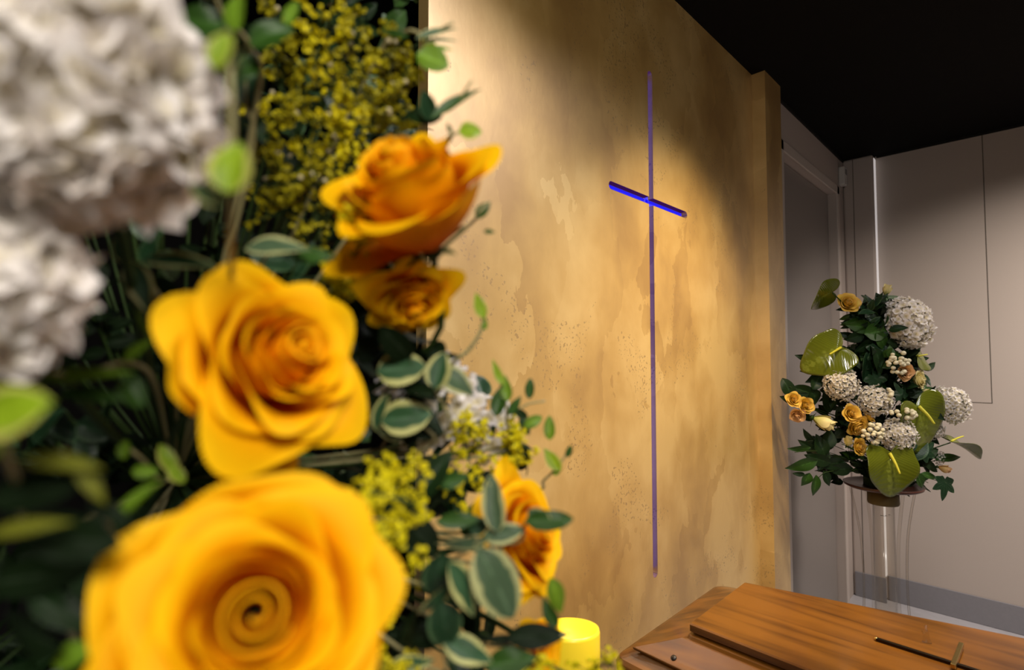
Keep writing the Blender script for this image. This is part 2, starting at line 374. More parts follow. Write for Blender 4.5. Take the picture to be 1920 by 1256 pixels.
wl = thing('edge_glow_strip', 'slim upright glowing strip added to brighten the step of the panelled wall', 'added glow', (-.7088, YC+.034, .15))  # glowing strip added to brighten this edge, no such lamp known
boxobj('glow_face', (0, -.019, 0), (.003, .024, ZC-.17), emis('pale_edge_glow', (.95, .86, .84), .42, (.5, .5, .5)), wl)
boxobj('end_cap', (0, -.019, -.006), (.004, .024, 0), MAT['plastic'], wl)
# far dark side and the walls behind the camera
struct(boxobj('wall_far_left', (-3.0, -2.6, 0), (-2.9, 4.1, ZC), MAT['dark']))
struct(boxobj('wall_far_back', (-2.9, 2.62, 0), (-1.05, 2.7, ZC), MAT['dark']))
struct(boxobj('wall_right', (2.9, -2.5, 0), (3.0, YC+.035, ZC), MAT['wall']))
struct(boxobj('wall_front', (-2.9, -2.6, 0), (3.0, -2.5, ZC), MAT['wall']))
# little sensor box up in the corner
s = thing('wall_sensor', 'small pale sensor box high in the corner above the door', 'sensor', (XD, 3.80, 2.52))
boxobj('housing', (.0005, -.028, 0), (.035, .028, .115), MAT['plastic'], s, bevel=.006)
boxobj('sensor_window', (.0352, -.018, .065), (.037, .018, .10), MAT['lens'], s)

# ------------------------------------------------------------------ coffin
def loft(bm, a, b):
    n = len(a); va = [bm.verts.new(p) for p in a]; vb = [bm.verts.new(p) for p in b]
    for i in range(n): bm.faces.new((va[i], va[(i+1) % n], vb[(i+1) % n], vb[i]))
    return va, vb
def outline(x0, x1, x2, yn, yf, z, rad=0.0):
    """foot end x0, shoulder x1, head x2; yn/yf = (y at foot, y at shoulder, y at head)"""
    pts = [(x0, yn[0]), (x1, yn[1]), (x2, yn[2]), (x2, yf[2]), (x1, yf[1]), (x0, yf[0])]
    if not rad: return [(x, y, z) for x, y in pts]
    out = []
    n = len(pts)
    for i, p in enumerate(pts):
        a = Vector(pts[i-1]); b = Vector(pts[(i+1) % n]); p = Vector(p)
        u = (a-p).normalized(); v = (b-p).normalized()
        for k in range(6):
            t = k/5; q = (p+u*rad)*(1-t)**2 + p*2*t*(1-t) + (p+v*rad)*t*t
            out.append((q.x, q.y, z))
    return out
ZL = .85
cf = thing('coffin', 'varnished brown wooden coffin with a raised panel lid beside the gold wall', 'coffin', (0, 0, 0))
lipo = lambda z, e=0, rad=.03: outline(-.742-e, .10, 1.15+e, (1.088-e, 1.03-e, 1.12-e), (1.655+e, 1.87+e, 1.78+e), z, rad)
def prism(rings, cap0=True, cap1=True):
    bm = bmesh.new(); vr = [[bm.verts.new(p) for p in r] for r in rings]
    for a, b in zip(vr, vr[1:]):
        for i in range(len(a)): bm.faces.new((a[i], a[(i+1) % len(a)], b[(i+1) % len(a)], b[i]))
    if cap0: bm.faces.new(vr[0][::-1])
    if cap1: bm.faces.new(vr[-1])
    bmesh.ops.recalc_face_normals(bm, faces=bm.faces); return bm
# body
o = link('body', prism([lipo(.42, -.03), lipo(.68, -.008), lipo(.722, -.008)]), MAT['wood'], cf, smooth=False)
# lid: rim, sloping shoulders
shoulder = lambda z, e=0: outline(-.592-e, .10, 1.03+e, (1.168-e, 1.13-e, 1.20-e), (1.492+e, 1.66+e, 1.60+e), z, .012)
o = link('lid', prism([lipo(.723), lipo(.742), lipo(.752, -.006), lipo(.760, -.02), shoulder(.818, .004), shoulder(.826)]), MAT['wood'], cf, smooth=False)
m = o.modifiers.new('b', 'BEVEL'); m.width = .002; m.segments = 2; m.limit_method = 'ANGLE'
slab = lambda z, e=0: outline(-.590-e, .10, 1.03+e, (1.172-e, 1.14-e, 1.20-e), (1.488+e, 1.65+e, 1.60+e), z, .004)
o = link('top_panel', prism([slab(.828, -.006), slab(.833), slab(ZL-.003), slab(ZL, -.003)]), MAT['wood'], cf, smooth=False)
# raised panel on the near sloping shoulder
bm = bmesh.new()
A = [Vector(p) for p in ((-.700, 1.112, .775), (.08, 1.062, .775), (.08, 1.128, .815), (-.600, 1.162, .815))]
nrm = (A[1]-A[0]).cross(A[3]-A[0]).normalized()
if nrm.z < 0: nrm = -nrm
va, vb = loft(bm, [p-nrm*.004 for p in A], [p+nrm*.007 for p in A]); bm.faces.new(vb); bm.faces.new(va[::-1]); bmesh.ops.recalc_face_normals(bm, faces=bm.faces)
o = link('side_panel', bm, MAT['wood_end'], cf, smooth=False); m = o.modifiers.new('b', 'BEVEL'); m.width = .002; m.segments = 2
# screw head on that panel
sc_p = A[0]*.20 + A[1]*.0 + Vector((0, 0, 0))
def screw(px, py, z0):
    dirv = at(px, py, 1)-CAM; N = nrm; P0 = A[0]+nrm*.0072; t = (P0-CAM).dot(N)/dirv.dot(N); pos = CAM+dirv*t
    bm = bmesh.new(); lathe(bm, [(0.0002, .003), (.004, .0028), (.0062, .001), (.0066, -.001)], 16)
    o = link('screw', bm, MAT['steel'], cf); o.matrix_local = frame_matrix(pos, N)
    bm = bmesh.new(); box(bm, (-.004, -.0007, .0028), (.004, .0007, .0034)); o2 = link('screw_slot', bm, MAT['bronze'], o)
screw(1263, 1233, 0)
# trestle bier under it
b = thing('coffin_bier', 'dark bier carrying the coffin', 'bier', (0, 0, 0))
boxobj('deck', (-.55, 1.2, .38), (1.0, 1.6, .419), MAT['iron'], b)
for x in (-.5, .95):
    for y in (1.24, 1.56): boxobj('leg', (x-.02, y-.02, 0), (x+.02, y+.02, .38), MAT['iron'], b)

# crucifix lying on the lid
def lid_pt(px, py, z=ZL):
    dirv = at(px, py, 1)-CAM; t = (z-CAM.z)/dirv.z; return CAM+dirv*t
p0 = lid_pt(1643, 1201); p1 = lid_pt(1812, 1255); ax = (p1-p0).normalized(); side = Vector((-ax.y, ax.x, 0))
cx_ = thing('crucifix', 'thin dark metal crucifix with a brass crossbar lying on the coffin lid', 'crucifix', p0)
def bar(name, a, b, wd, z0, z1, mat):
    dv = (b-a).normalized(); sd = Vector((-dv.y, dv.x, 0))*wd/2
    bm = bmesh.new()
    vs = [[bm.verts.new(q - p0 + Vector((0, 0, z))) for q in (a-sd, b-sd, b+sd, a+sd)] for z in (z0, z1)]
    for i in range(4): bm.faces.new((vs[0][i], vs[0][(i+1) % 4], vs[1][(i+1) % 4], vs[1][i]))
    bm.faces.new(vs[0][::-1]); bm.faces.new(vs[1]); bmesh.ops.recalc_face_normals(bm, faces=bm.faces)
    o = link(name, bm, mat, cx_, smooth=False); m = o.modifiers.new('b', 'BEVEL'); m.width = .0012; m.segments = 3; return o
bar('upright', p0, p0+ax*.245, .0085, .0003, .0065, MAT['bronze'])
c0 = lid_pt(1803, 1216); c1 = lid_pt(1786, 1262)
bar('crossbar', c0, c0+(c1-c0).normalized()*.115, .0085, .004, .013, MAT['brass'])
bm = bmesh.new(); ball(bm, Vector((0, 0, .0035)), .0042, 2); link('end_knob', bm, MAT['brass'], cx_)
# small clear figure shape added for a pale reflection on the lid
ep = lid_pt(1738, 1204); em = thing('reflection_figure', 'tiny clear kneeling shape standing in for a pale reflection on the coffin lid behind the crucifix', 'reflection stand-in', ep)
fr = (RT*1.0); bm = bmesh.new()
tube(bm, [Vector((0, 0, .0003)), Vector((0, 0, .004)), fr*-.001+Vector((0, 0, .012)), Vector((0, 0, .022)), fr*-.001+Vector((0, 0, .027))], .0085, 12, .0022)
link('robe', bm, MAT['acrylic'], em)
bm = bmesh.new(); ball(bm, Vector((0, 0, .0315)) - fr*.001, .0042, 2); link('head', bm, MAT['acrylic'], em)
bm = bmesh.new(); tube(bm, [Vector((0, 0, .021))-fr*.003, Vector((0, 0, .018))-fr*.008, Vector((0, 0, .024))-fr*.010], .0014, 8); link('arm', bm, MAT['acrylic'], em)

# ------------------------------------------------------------------ candle
cp = at(1068, 1177, .90); cr_ = .0500
st = thing('candle_stand', 'black iron pillar stand carrying the yellow candle', 'stand', (cp.x, cp.y, 0))
bm = bmesh.new(); lathe(bm, [(.001, 0), (.11, 0), (.11, .012), (.02, .03), (.012, .06), (.012, .84), (.03, .865), (.05, .87), (.05, .88), (.001, .88)], 32); link('pillar', bm, MAT['iron'], st)
cd = thing('candle', 'lit yellow pillar candle beside the orange roses in front of the gold wall', 'candle', (cp.x, cp.y, .881))
h = cp.z-.881
bm = bmesh.new(); seg = 48; prof = [(.0, .0), (cr_-.002, .0), (cr_, .003), (cr_, h-.006), (cr_-.0015, h), (cr_-.0045, h-.001)]
rings = []
for k, (r_, z_) in enumerate(prof):
    rings.append([bm.verts.new((max(r_, .0003)*math.cos(2*PI*j/seg), max(r_, .0003)*math.sin(2*PI*j/seg), z_ + (.006*math.sin(2*PI*j/seg+2.2)*(1 if k > 2 else 0)))) for j in range(seg)])
for a, b in zip(rings, rings[1:]):
    for j in range(seg): bm.faces.new((a[j], a[(j+1) % seg], b[(j+1) % seg], b[j]))
link('wax_body', bm, MAT['wax'], cd)
bm = bmesh.new(); rings = []
for r_, z_ in [(cr_-.0045, h-.0012), (cr_-.007, h-.02), (cr_-.012, h-.032), (.0003, h-.036)]:
    rings.append([bm.verts.new((r_*math.cos(2*PI*j/seg), r_*math.sin(2*PI*j/seg), z_ + (.006*math.sin(2*PI*j/seg+2.2) if z_ > h-.01 else 0))) for j in range(seg)])
for a, b in zip(rings, rings[1:]):
    for j in range(seg): bm.faces.new((a[j], a[(j+1) % seg], b[(j+1) % seg], b[j]))
link('wax_hollow', bm, MAT['wax_in'], cd)
bm = bmesh.new(); tube(bm, [(0, 0, h-.036), (.001, 0, h-.028), (.0005, .001, h-.02)], .0012, 6); link('wick', bm, MAT['bronze'], cd)

# ------------------------------------------------------------------ flower building blocks
def grid_faces(bm, G, uvl, W):
    n, m = len(G), len(G[0])
    for i in range(n-1):
        for j in range(m-1):
            f = bm.faces.new((G[i][j], G[i][j+1], G[i+1][j+1], G[i+1][j]))
            for lp, (a, b) in zip(f.loops, ((i, j), (i, j+1), (i+1, j+1), (i+1, j))): lp[uvl].uv = (b/(m-1), a/(n-1))
def petal(bm, th, span, Rr, H, op, curl, sc, n=9, m=9, rnd=None, tip=0.0, spiral=.10):
    rnd = rnd or random; s1, s2, s3 = rnd.uniform(0, 6), rnd.uniform(0, 6), rnd.uniform(.6, 1.3)
    uvl = bm.loops.layers.uv.verify(); G = []
    for i in range(n):
        v = i/(n-1); row = []
        for j in range(m):
            u = 2*j/(m-1)-1
            wv = (.30+.70*min(1, v*1.7)**.8) * (1-.30*max(0, (v-.78)/.22)**2)
            a = th + u*span/2*wv
            v2 = v*(1-.13*u*u*v)
            r = Rr*(.12+.88*math.sin(min(1, v2*1.35)*PI/2))*(1+spiral*u)
            z = H*v2
            r += op*H*v2**1.6*.75; z -= op*op*H*.45*v2**2
            e = max(0, (v2-.70)/.30)
            r += curl*H*.16*e*e*(1+.5*math.sin(2.3*u+s1)); z -= curl*H*.14*e*e
            z += H*.035*s3*math.sin(u*4.2+s2)*v2**3; r += H*.03*math.sin(u*5+s1)*v2**3
            if tip: z += tip*H*.10*max(0, 1-abs(u)*2.2)*e; r += tip*H*.06*max(0, 1-abs(u)*2.2)*e
            row.append(bm.verts.new((r*math.cos(a)*sc, r*math.sin(a)*sc, z*sc)))
        G.append(row)
    grid_faces(bm, G, uvl, 1)
def subsurf(o, l=1):
    m = o.modifiers.new('s', 'SUBSURF'); m.levels = l; m.render_levels = l
ROSE_LAYERS = [  # count, radius, height, span, open, curl
    (2, .27, .96, 4.0, -.01, .2), (2, .315, .965, 3.8, 0, .4),
    (3, .36, .93, 3.2, .01, .5), (3, .42, .92, 3.0, .03, .8), (3, .50, .93, 3.0, .04, 1.1), (4, .60, .86, 2.4, .11, 1.4), (4, .70, .80, 2.3, .19, 1.8), (5, .79, .70, 2.0, .34, 2.2)]
def stem_part(parent, inv, a, b, r=.0018, mat=None, mid=None, name='stem'):
    pts = curve_pts([a, mid or (a+b)/2 + Vector((0, 0, -.01)), b], 6)
    bm = bmesh.new(); tube(bm, [inv @ p for p in pts], r, 6, r*1.1); return link(name, bm, mat or MAT['stem'], parent)
def rose(label, pos, axis, rad, stem_to, seed=0, twist=0, mats=('rose', 'rose_c'), layers=None, group=None, detail=True, hs=1.0, opk=1.0, name='rose', extra=()):
    rnd = random.Random(seed); t = thing(name, label, 'rose', group=group)
    base = pos - axis.normalized()*rad*.55
    Mx = frame_matrix(base, axis) @ Matrix.Rotation(twist, 4, 'Z'); t.matrix_world = Mx; inv = Mx.inverted()
    L_ = layers or ROSE_LAYERS; th = rnd.uniform(0, 6)
    if len(L_) != 4:
        bm = bmesh.new(); uvl = bm.loops.layers.uv.verify(); G = []; NT = 80; turns = 2.35
        for i in range(7):
            v = i/6; row = []
            for j in range(NT):
                t_ = j/(NT-1); a = th + t_*turns*2*PI; r_ = .030 + .245*t_**.9*(1+.05*math.sin(a*1.3))
                top = (.97 - .5*r_*r_ - .035*math.sin(a*1.7+1))*hs
                rr = r_*(1 - .10*v) + .022*max(0, v-.7)/.3; z_ = top*(.35 + .65*v)
                row.append(bm.verts.new((rr*math.cos(a)*rad, rr*math.sin(a)*rad, z_*rad)))
            G.append(row)
        grid_faces(bm, G, uvl, 1)
        o = link('petal_coil', bm, MAT[mats[1]], t); subsurf(o); sm = o.modifiers.new('t', 'SOLIDIFY'); sm.thickness = rad*.018
    if detail:
        for li, (cnt, r_, h_, sp_, op_, cu_) in enumerate(L_):
            for k in range(cnt):
                bm = bmesh.new()
                petal(bm, th + 2*PI*k/cnt, sp_, r_*rnd.uniform(.93, 1.07), h_*hs*rnd.uniform(.95, 1.04), op_*opk*rnd.uniform(.6, 1.4), cu_*opk*rnd.uniform(.6, 1.4), rad, rnd=rnd, tip=rnd.choice((0, .5, 1.0)) if li > 4 else 0)
                o = link('petal', bm, MAT[mats[1] if li < 2 else mats[0]], t); subsurf(o)
            th += 1.1
        for (a, sp_, r_, h_, op_, cu_) in extra:
            bm = bmesh.new(); petal(bm, a, sp_, r_, h_, op_, cu_, rad, rnd=rnd, tip=1); o = link('petal', bm, MAT[mats[0]], t); subsurf(o)
    else:
        bm = bmesh.new()
        for li, (cnt, r_, h_, sp_, op_, cu_) in enumerate(L_):
            for k in range(cnt):
                petal(bm, th + 2*PI*k/cnt, sp_, r_, h_*rnd.uniform(.95, 1.04), op_*rnd.uniform(.8, 1.2), cu_, rad, n=6, m=7, rnd=rnd)
            th += 1.1
        subsurf(link('petals', bm, MAT[mats[0]], t))
    bm = bmesh.new(); ball(bm, (0, 0, -.02*rad), rad*.16, 2, (1, 1, .9)); link('receptacle', bm, MAT['stem'], t)
    bm = bmesh.new()
    for k in range(5): leaf_into(bm, Matrix.Rotation(k*2*PI/5, 4, 'Z') @ Matrix.Translation((rad*.10, 0, -.03*rad)) @ Matrix.Rotation(-.5, 4, 'Y'), rad*.55, rad*.16, bend=.5)
    link('sepals', bm, MAT['mgreen'], t)
    if stem_to is not None: stem_part(t, inv, base - axis.normalized()*rad*.1, stem_to, .0022 if detail else .0020, mid=base - axis.normalized()*min(.06, (stem_to-base).length*.4) + (stem_to-base)*.15)
    return t
def leaf_into(bm, Mx, Ln, Wd, bend=.3, fold=.2, n=8, m=5, shape=1.0, roundness=.5, wave=.03):
    """blade along +X, face +Z; roundness .5 = lance, 1 = oval"""
    uvl = bm.loops.layers.uv.verify(); G = []
    ph = random.uniform(0, 6)
    for i in range(n):
        v = i/(n-1)
        wdt = Wd/2*(math.sin(PI*v**(.85 if roundness > .8 else .75))**(.55 if roundness > .8 else .9))
        if i == 0 or i == n-1: wdt = Wd*.02
        a = bend*v; x = Ln*(math.sin(a)/bend if bend else v); zz = -Ln*((1-math.cos(a))/bend if bend else 0)
        row = []
        for j in range(m):
            u = 2*j/(m-1)-1
            row.append(bm.verts.new(Mx @ Vector((x, u*wdt, zz + abs(u)*wdt*fold + wave*Wd*math.sin(v*7+ph+u*2)))))
        G.append(row)
    grid_faces(bm, G, uvl, 1)
def leaf_obj(parent, pinv, center, dirv, normal, Ln, Wd, mat, roundness=.6, bend=.4, fold=.2, name='leaf'):
    bm = bmesh.new(); leaf_into(bm, Matrix.Identity(4), Ln, Wd, bend, fold, n=10, m=7, roundness=roundness)
    o = link(name, bm, MAT[mat], parent); subsurf(o)
    x = dirv.normalized(); z = (normal - x*normal.dot(x)).normalized(); y = z.cross(x)
    Mw = Matrix.Translation(center - x*Ln*.5) @ Matrix((x, y, z)).transposed().to_4x4()
    o.matrix_local = pinv @ Mw; return o
F1 = Vector(at(330, 900, .50))          # where the near bouquet's stems gather
def sprig(label, stem, leaves, cat='sprig', name='leafy_sprig', group=None, smat='pstem', sr=.0012, gather=None, d0=None):
    """stem: [(px,py,depth)...] from the tip inward; leaves: (px,py,depth,length px,width px,angle,tilt,roll,material,roundness)"""
    pts = [Vector(at(*q)) for q in stem]
    g = gather if gather is not None else F1
    pts2 = pts + [pts[-1].lerp(g, .5), g]
    t = thing(name, label, cat, pts[-1], group); inv = Matrix.Translation(-pts[-1])
    bm = bmesh.new(); tube(bm, [inv @ p for p in curve_pts(pts2, 5)], sr*.7, 6, sr*1.3); link('stem', bm, MAT[smat], t)
    for lf in leaves:
        px, py, d, lp, wp, ang, tilt, roll, mat, rd = lf
        a = R(ang); x = vec(math.cos(a)*math.cos(R(tilt)), math.sin(a)*math.cos(R(tilt)), math.sin(R(tilt)))
        nrm_ = vec(math.sin(R(roll))*-math.sin(a), math.sin(R(roll))*math.cos(a), math.cos(R(roll)))
        leaf_obj(t, inv, at(px, py, d), x, nrm_, lp*d/FPX/max(.3, math.cos(R(tilt))), wp*d/FPX/max(.35, math.cos(R(roll))), mat, rd)
    return t
def floret_into(bm, Mx, s, rnd, cup=.25, npet=4, ruf=0):
    uvl = bm.loops.layers.uv.verify()
    for k in range(npet):
        A_ = Mx @ Matrix.Rotation(k*2*PI/npet + rnd.uniform(-.15, .15), 4, 'Z') @ Matrix.Rotation(-cup + rnd.uniform(-.35, .35), 4, 'Y')
        G = []; ph = rnd.uniform(0, 6); ph2 = rnd.uniform(0, 6); cv = rnd.uniform(-.15, .35); N_ = 6 if ruf else 4; Q = (-1, -.5, 0, .5, 1) if ruf else (-1, 0, 1)
        for i in range(N_):
            v = i/(N_-1); wd = s*(.10 + .52*math.sin(min(1, v*1.12)*PI*.78)**.9) if ruf else s*(.12, .42, .50, .26)[i]
            G.append([bm.verts.new(A_ @ Vector((s*v*(1-.14*u*u), u*wd, s*(.07+.10*ruf)*math.sin(ph+4*v+3*u) + ruf*.10*s*v*math.sin(ph2+6*u) + cv*s*v*v))) for u in Q])
        grid_faces(bm, G, uvl, 1)
def fib(n):
    for i in range(n):
        z = 1-2*(i+.5)/n; r = math.sqrt(1-z*z); a = i*2.39996
        yield Vector((r*math.cos(a), r*math.sin(a), z))
def hydrangea(label, pos, axis, rad, stem_to, nfl, fs, squash=(1, 1, .8), seed=0, parts=False, group=None, cat='hydrangea', name='hydrangea', back=-.45, mat='white'):
    rnd = random.Random(seed); t = thing(name, label, cat, group=group)
    Mx = frame_matrix(pos, axis); t.matrix_world = Mx; inv = Mx.inverted(); protos = []
    if parts:
        for q in range(9):
            bm = bmesh.new(); floret_into(bm, Matrix.Identity(4), fs, random.Random(seed*10+q), ruf=1); me = link('floret', bm, MAT[mat], t); protos.append(me)
    first = list(protos); bmj = None if parts else bmesh.new()
    bs = bmesh.new()
    for dv in fib(nfl):
        if dv.z < back: continue
        k = rnd.uniform(.80, 1.08); p = Vector((dv.x*squash[0], dv.y*squash[1], dv.z*squash[2]))*rad*k
        nv = (dv + Vector((rnd.uniform(-.35, .35), rnd.uniform(-.35, .35), rnd.uniform(-.35, .35)))).normalized()
        Ml = frame_matrix(p, nv, Vector((rnd.uniform(-1, 1), rnd.uniform(-1, 1), rnd.uniform(-1, 1))))
        if parts:
            if first: o = first.pop()
            else:
                o = rnd.choice(protos).copy(); COL.objects.link(o); o.parent = t
            o.matrix_local = Ml @ Matrix.Scale(rnd.uniform(.85, 1.15), 4)
        else: floret_into(bmj, Ml, fs*rnd.uniform(.85, 1.15), rnd)
        tube(bs, [Vector((0, 0, -rad*.5)), p*.5+Vector((0, 0, -rad*.15)), p], fs*.05, 4)
    if not parts: link('florets', bmj, MAT[mat], t)
    link('branches', bs, MAT['stem'], t)
    bm = bmesh.new(); ball(bm, (0, 0, -.1*rad), rad*.55, 2, (squash[0], squash[1], .7)); link('core', bm, MAT['mgreen'], t)
    if stem_to is not None: stem_part(t, inv, pos - axis.normalized()*rad*.4, stem_to, .0025)
    return t
def blossom_cluster(bm, p, s, rnd):
    """a tuft of little petals, for goldenrod-like filler"""
    nb = rnd.randint(3, 6)
    for _ in range(nb):
        q = p + Vector((rnd.gauss(0, 1), rnd.gauss(0, 1), rnd.gauss(0, 1)))*s*.9
        floret_into(bm, frame_matrix(q, Vector((rnd.gauss(0, 1), rnd.gauss(0, 1), rnd.gauss(0, 1))).normalized()), s*rnd.uniform(.8, 1.3), rnd, cup=.7, npet=5)
def filler(label, tip, root, n, spread, s, seed, group, mat='solid', glints=0, gather=None):
    """tip/root = (px,py,depth); blossoms scatter round the stem between them"""
    rnd = random.Random(seed); a = Vector(at(*tip)); b = Vector(at(*root)); t = thing('yellow_filler_sprig', label, 'filler flower', b, group)
    g = gather if gather is not None else F1
    bs = bmesh.new(); bf = bmesh.new()
    tube(bs, [p-b for p in curve_pts([a, (a+b)/2+Vector((0, 0, .004)), b, b.lerp(g, .6), g], 5)], .0008, 5, .0015)
    for i in range(n):
        f = rnd.random(); c = a.lerp(b, f); q = c + Vector((rnd.gauss(0, 1), rnd.gauss(0, 1), rnd.gauss(0, .8)))*spread*(.35+.65*f)
        tube(bs, [c.lerp(b, .12)-b, q-b], .0004, 4)
        if i < glints:
            bw = bmesh.new(); ball(bw, (0, 0, 0), s*.55, 2); link('glint_bead', bw, MAT['white'], t).location = q-b  # white balls added for whitish glints among the filler
        else: blossom_cluster(bf, q-b, s, rnd)
    link('stem', bs, MAT['stem'], t); link('blossoms', bf, MAT[mat], t)
    return t

# ------------------------------------------------------------------ near bouquet (beside the camera)
DOWN = Vector((0, 0, -1))
def bowl_stand():
    c = Vector((F1.x, F1.y, 0)); top = F1.z-.10
    t = thing('flower_stand', 'black pedestal holding up the near bouquet', 'stand', c)
    bm = bmesh.new(); lathe(bm, [(.001, 0), (.15, 0), (.15, .015), (.03, .04), (.02, .10), (.02, top-.10), (.06, top-.06), (.10, top-.05), (.10, top-.04), (.001, top-.04)], 36); link('pedestal', bm, MAT['iron'], t)
    f = thing('flower_bowl', 'dark bowl of green floral foam under the near bouquet', 'bowl', (c.x, c.y, top-.039))
    bm = bmesh.new(); lathe(bm, [(.001, 0), (.06, 0), (.085, .03), (.09, .06), (.086, .06), (.08, .03), (.001, .01)], 36); link('bowl', bm, MAT['iron'], f)
    bm = bmesh.new(); lathe(bm, [(.001, .012), (.07, .03), (.078, .07), (.06, .12), (.001, .15)], 24); link('floral_foam', bm, MAT['foamg'], f)
bowl_stand()

rose('largest orange-yellow rose, face-on with a spiral centre, at the bottom of the near bouquet', at(480, 1150, .185), vec(.47, .50, 1), .0455, F1, 3, .6, opk=.85, hs=.95)
rose('orange-yellow rose in the middle of the near bouquet, directly above the largest rose', at(510, 682, .245), vec(1.0, .42, .62), .0385, F1, 11, 2.2, hs=1.3, opk=.75,
     extra=((-.55, .85, .86, .98, .52, .4), (1.0, .9, .62, .7, 2.0, 0)))
rose('orange-yellow rose at the top of the near bouquet, its rim against the gold wall', at(785, 408, .30), vec(-.25, .72, .66), .0395, F1, 21, .4, hs=1.7, opk=.5,
     extra=((1.7, 1.1, .8, .75, 1.0, .8),))
rose('ruffled orange rose seen side-on at the right edge of the near bouquet', at(975, 1005, .40), vec(.80, .40, .45), .042, F1, 33, 1.2, hs=1.2, opk=.8,
     extra=((3.3, 1.5, .72, .84, .7, .8),))
rose('folded orange rose hanging half hidden beneath the top rose', at(765, 545, .335), vec(.40, -.75, .6), .023, F1, 44, 0, hs=1.6, opk=.8)
rose('small orange rose peeping out below the ruffled side-on rose', at(1010, 1215, .42), vec(.35, .2, .8), .020, F1, 45, 0)

hydrangea('big white hydrangea head filling the top left corner of the near bouquet', at(140, 168, .175), vec(.25, -.05, .95), .034, F1, 140, .0155, (1.10, .96, .8), 5, True)
hydrangea('white hydrangea cut by the left edge, below the big white head', at(-45, 535, .165), vec(.55, 0, .8), .0195, F1, 46, .0145, (1, 1.15, .8), 6, True)
hydrangea('small white hydrangea between the middle rose and the gold wall', at(800, 745, .43), vec(.4, .2, .85), .034, F1, 46, .011, (1, 1, .8), 7, True)
hydrangea('white hydrangea cluster behind the yellow filler right of the middle rose', at(905, 800, .47), vec(.3, .3, .85), .024, F1, 34, .011, (1, 1, .8), 8, False)

# named leafy sprigs: px, py, depth, length, width, direction, tilt, roll, material, roundness
V, G_, LM, LP, MG, DG = 'varieg', 'greyg', 'lime', 'lime_plain', 'mgreen', 'dgreen'
sprig('sprig with two round lime leaves in front of the big white head', [(425, 60, .172), (434, 200, .174), (432, 420, .19), (425, 560, .25)], [
    (432, 311, .168, 98, 92, 80, 10, 8, LM, 1), (412, 92, .170, 74, 60, 70, 15, 15, LM, 1), (448, 110, .172, 70, 26, 65, 10, 50, V, .9), (385, 365, .175, 60, 34, 160, 25, 30, V, 1)])
sprig('leafy sprig with dark and lime leaves at the top edge beside the white head', [(400, -20, .25), (420, 30, .26), (470, 90, .28), (480, 200, .30)], [
    (365, 38, .26, 105, 56, 175, 10, 10, MG, .8), (440, 18, .25, 80, 52, 100, 0, 20, LP, 1), (505, 62, .27, 90, 58, 20, 10, 10, MG, 1), (545, 22, .28, 60, 30, 80, 0, 10, LP, .9), (463, 128, .28, 50, 44, 250, 20, 10, MG, 1)])
sprig('dark pointed leaves below the lime leaves beside the white head', [(460, 130, .30), (462, 200, .30), (470, 300, .32)], [
    (466, 150, .30, 110, 64, 95, 10, 10, 'ivy', .9), (480, 235, .31, 70, 36, -60, 0, 20, DG, .8)])
sprig('sprig with pale-edged long leaves above the middle rose', [(240, 480, .27), (262, 510, .275), (300, 560, .29), (330, 640, .33)], [
    (332, 484, .262, 146, 34, 2, 10, 40, V, .8), (262, 535, .262, 112, 40, -62, 10, 35, V, .8), (218, 470, .27, 50, 26, 120, 10, 20, V, .9), (305, 545, .29, 80, 46, -30, 10, 10, DG, .9)])
sprig('pale-edged leaf arching over the top of the middle rose', [(560, 470, .30), (500, 480, .31), (470, 560, .34)], [
    (515, 458, .29, 130, 40, 4, 15, 35, G_, .8), (590, 478, .30, 80, 34, 5, 0, 20, MG, .8)])
sprig('sprig of mustard-green leaves running from the left edge under the white petals', [(60, 690, .22), (150, 705, .23), (240, 680, .25), (290, 720, .30)], [
    (150, 700, .225, 170, 28, 8, 0, 20, 'lime_plain', .7), (255, 655, .24, 70, 26, 40, 10, 20, LP, .7), (170, 738, .23, 120, 26, 0, 0, 40, MG, .7), (248, 735, .24, 70, 44, -60, 0, 20, MG, .9), (268, 612, .25, 80, 22, 140, 0, 40, LP, .7)])
sprig('large bright blurred leaf at the left edge', [(0, 820, .14), (30, 900, .16), (80, 1000, .24)], [
    (10, 772, .135, 150, 100, 18, 10, 15, LM, .9), (0, 830, .15, 70, 40, 250, 0, 30, LP, .8)])
sprig('mustard-edged leaves in the lower left beside the largest rose', [(120, 850, .16), (150, 890, .18), (190, 960, .21), (240, 1020, .28)], [
    (110, 862, .155, 150, 26, 0, 0, 50, 'olive', .7), (60, 920, .16, 150, 70, 12, 0, 15, 'black_g', .9), (170, 905, .16, 100, 24, -55, 0, 40, 'olive', .8), (50, 985, .15, 150, 26, 14, 0, 40, 'olive', .7),
    (250, 935, .2, 110, 26, 48, 0, 30, LP, .7), (130, 1010, .16, 170, 90, -8, 10, 10, 'black_g', .9), (205, 960, .17, 90, 34, -30, 0, 20, 'black_g', .8)])
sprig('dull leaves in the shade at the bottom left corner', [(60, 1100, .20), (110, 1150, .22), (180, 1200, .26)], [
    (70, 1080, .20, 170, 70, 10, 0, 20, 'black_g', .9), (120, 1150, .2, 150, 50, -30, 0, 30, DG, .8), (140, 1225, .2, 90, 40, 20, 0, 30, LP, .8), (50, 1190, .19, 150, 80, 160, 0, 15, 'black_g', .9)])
sprig('young yellow-green leaflets left of the middle rose base', [(240, 840, .27), (265, 860, .28), (300, 900, .32)], [
    (232, 843, .265, 38, 30, 90, 0, 10, LP, 1), (270, 884, .265, 46, 26, 0, 0, 10, LP, .9), (318, 868, .275, 80, 28, -62, 0, 20, LM, .8), (332, 890, .27, 40, 26, -50, 0, 20, LM, .9)])
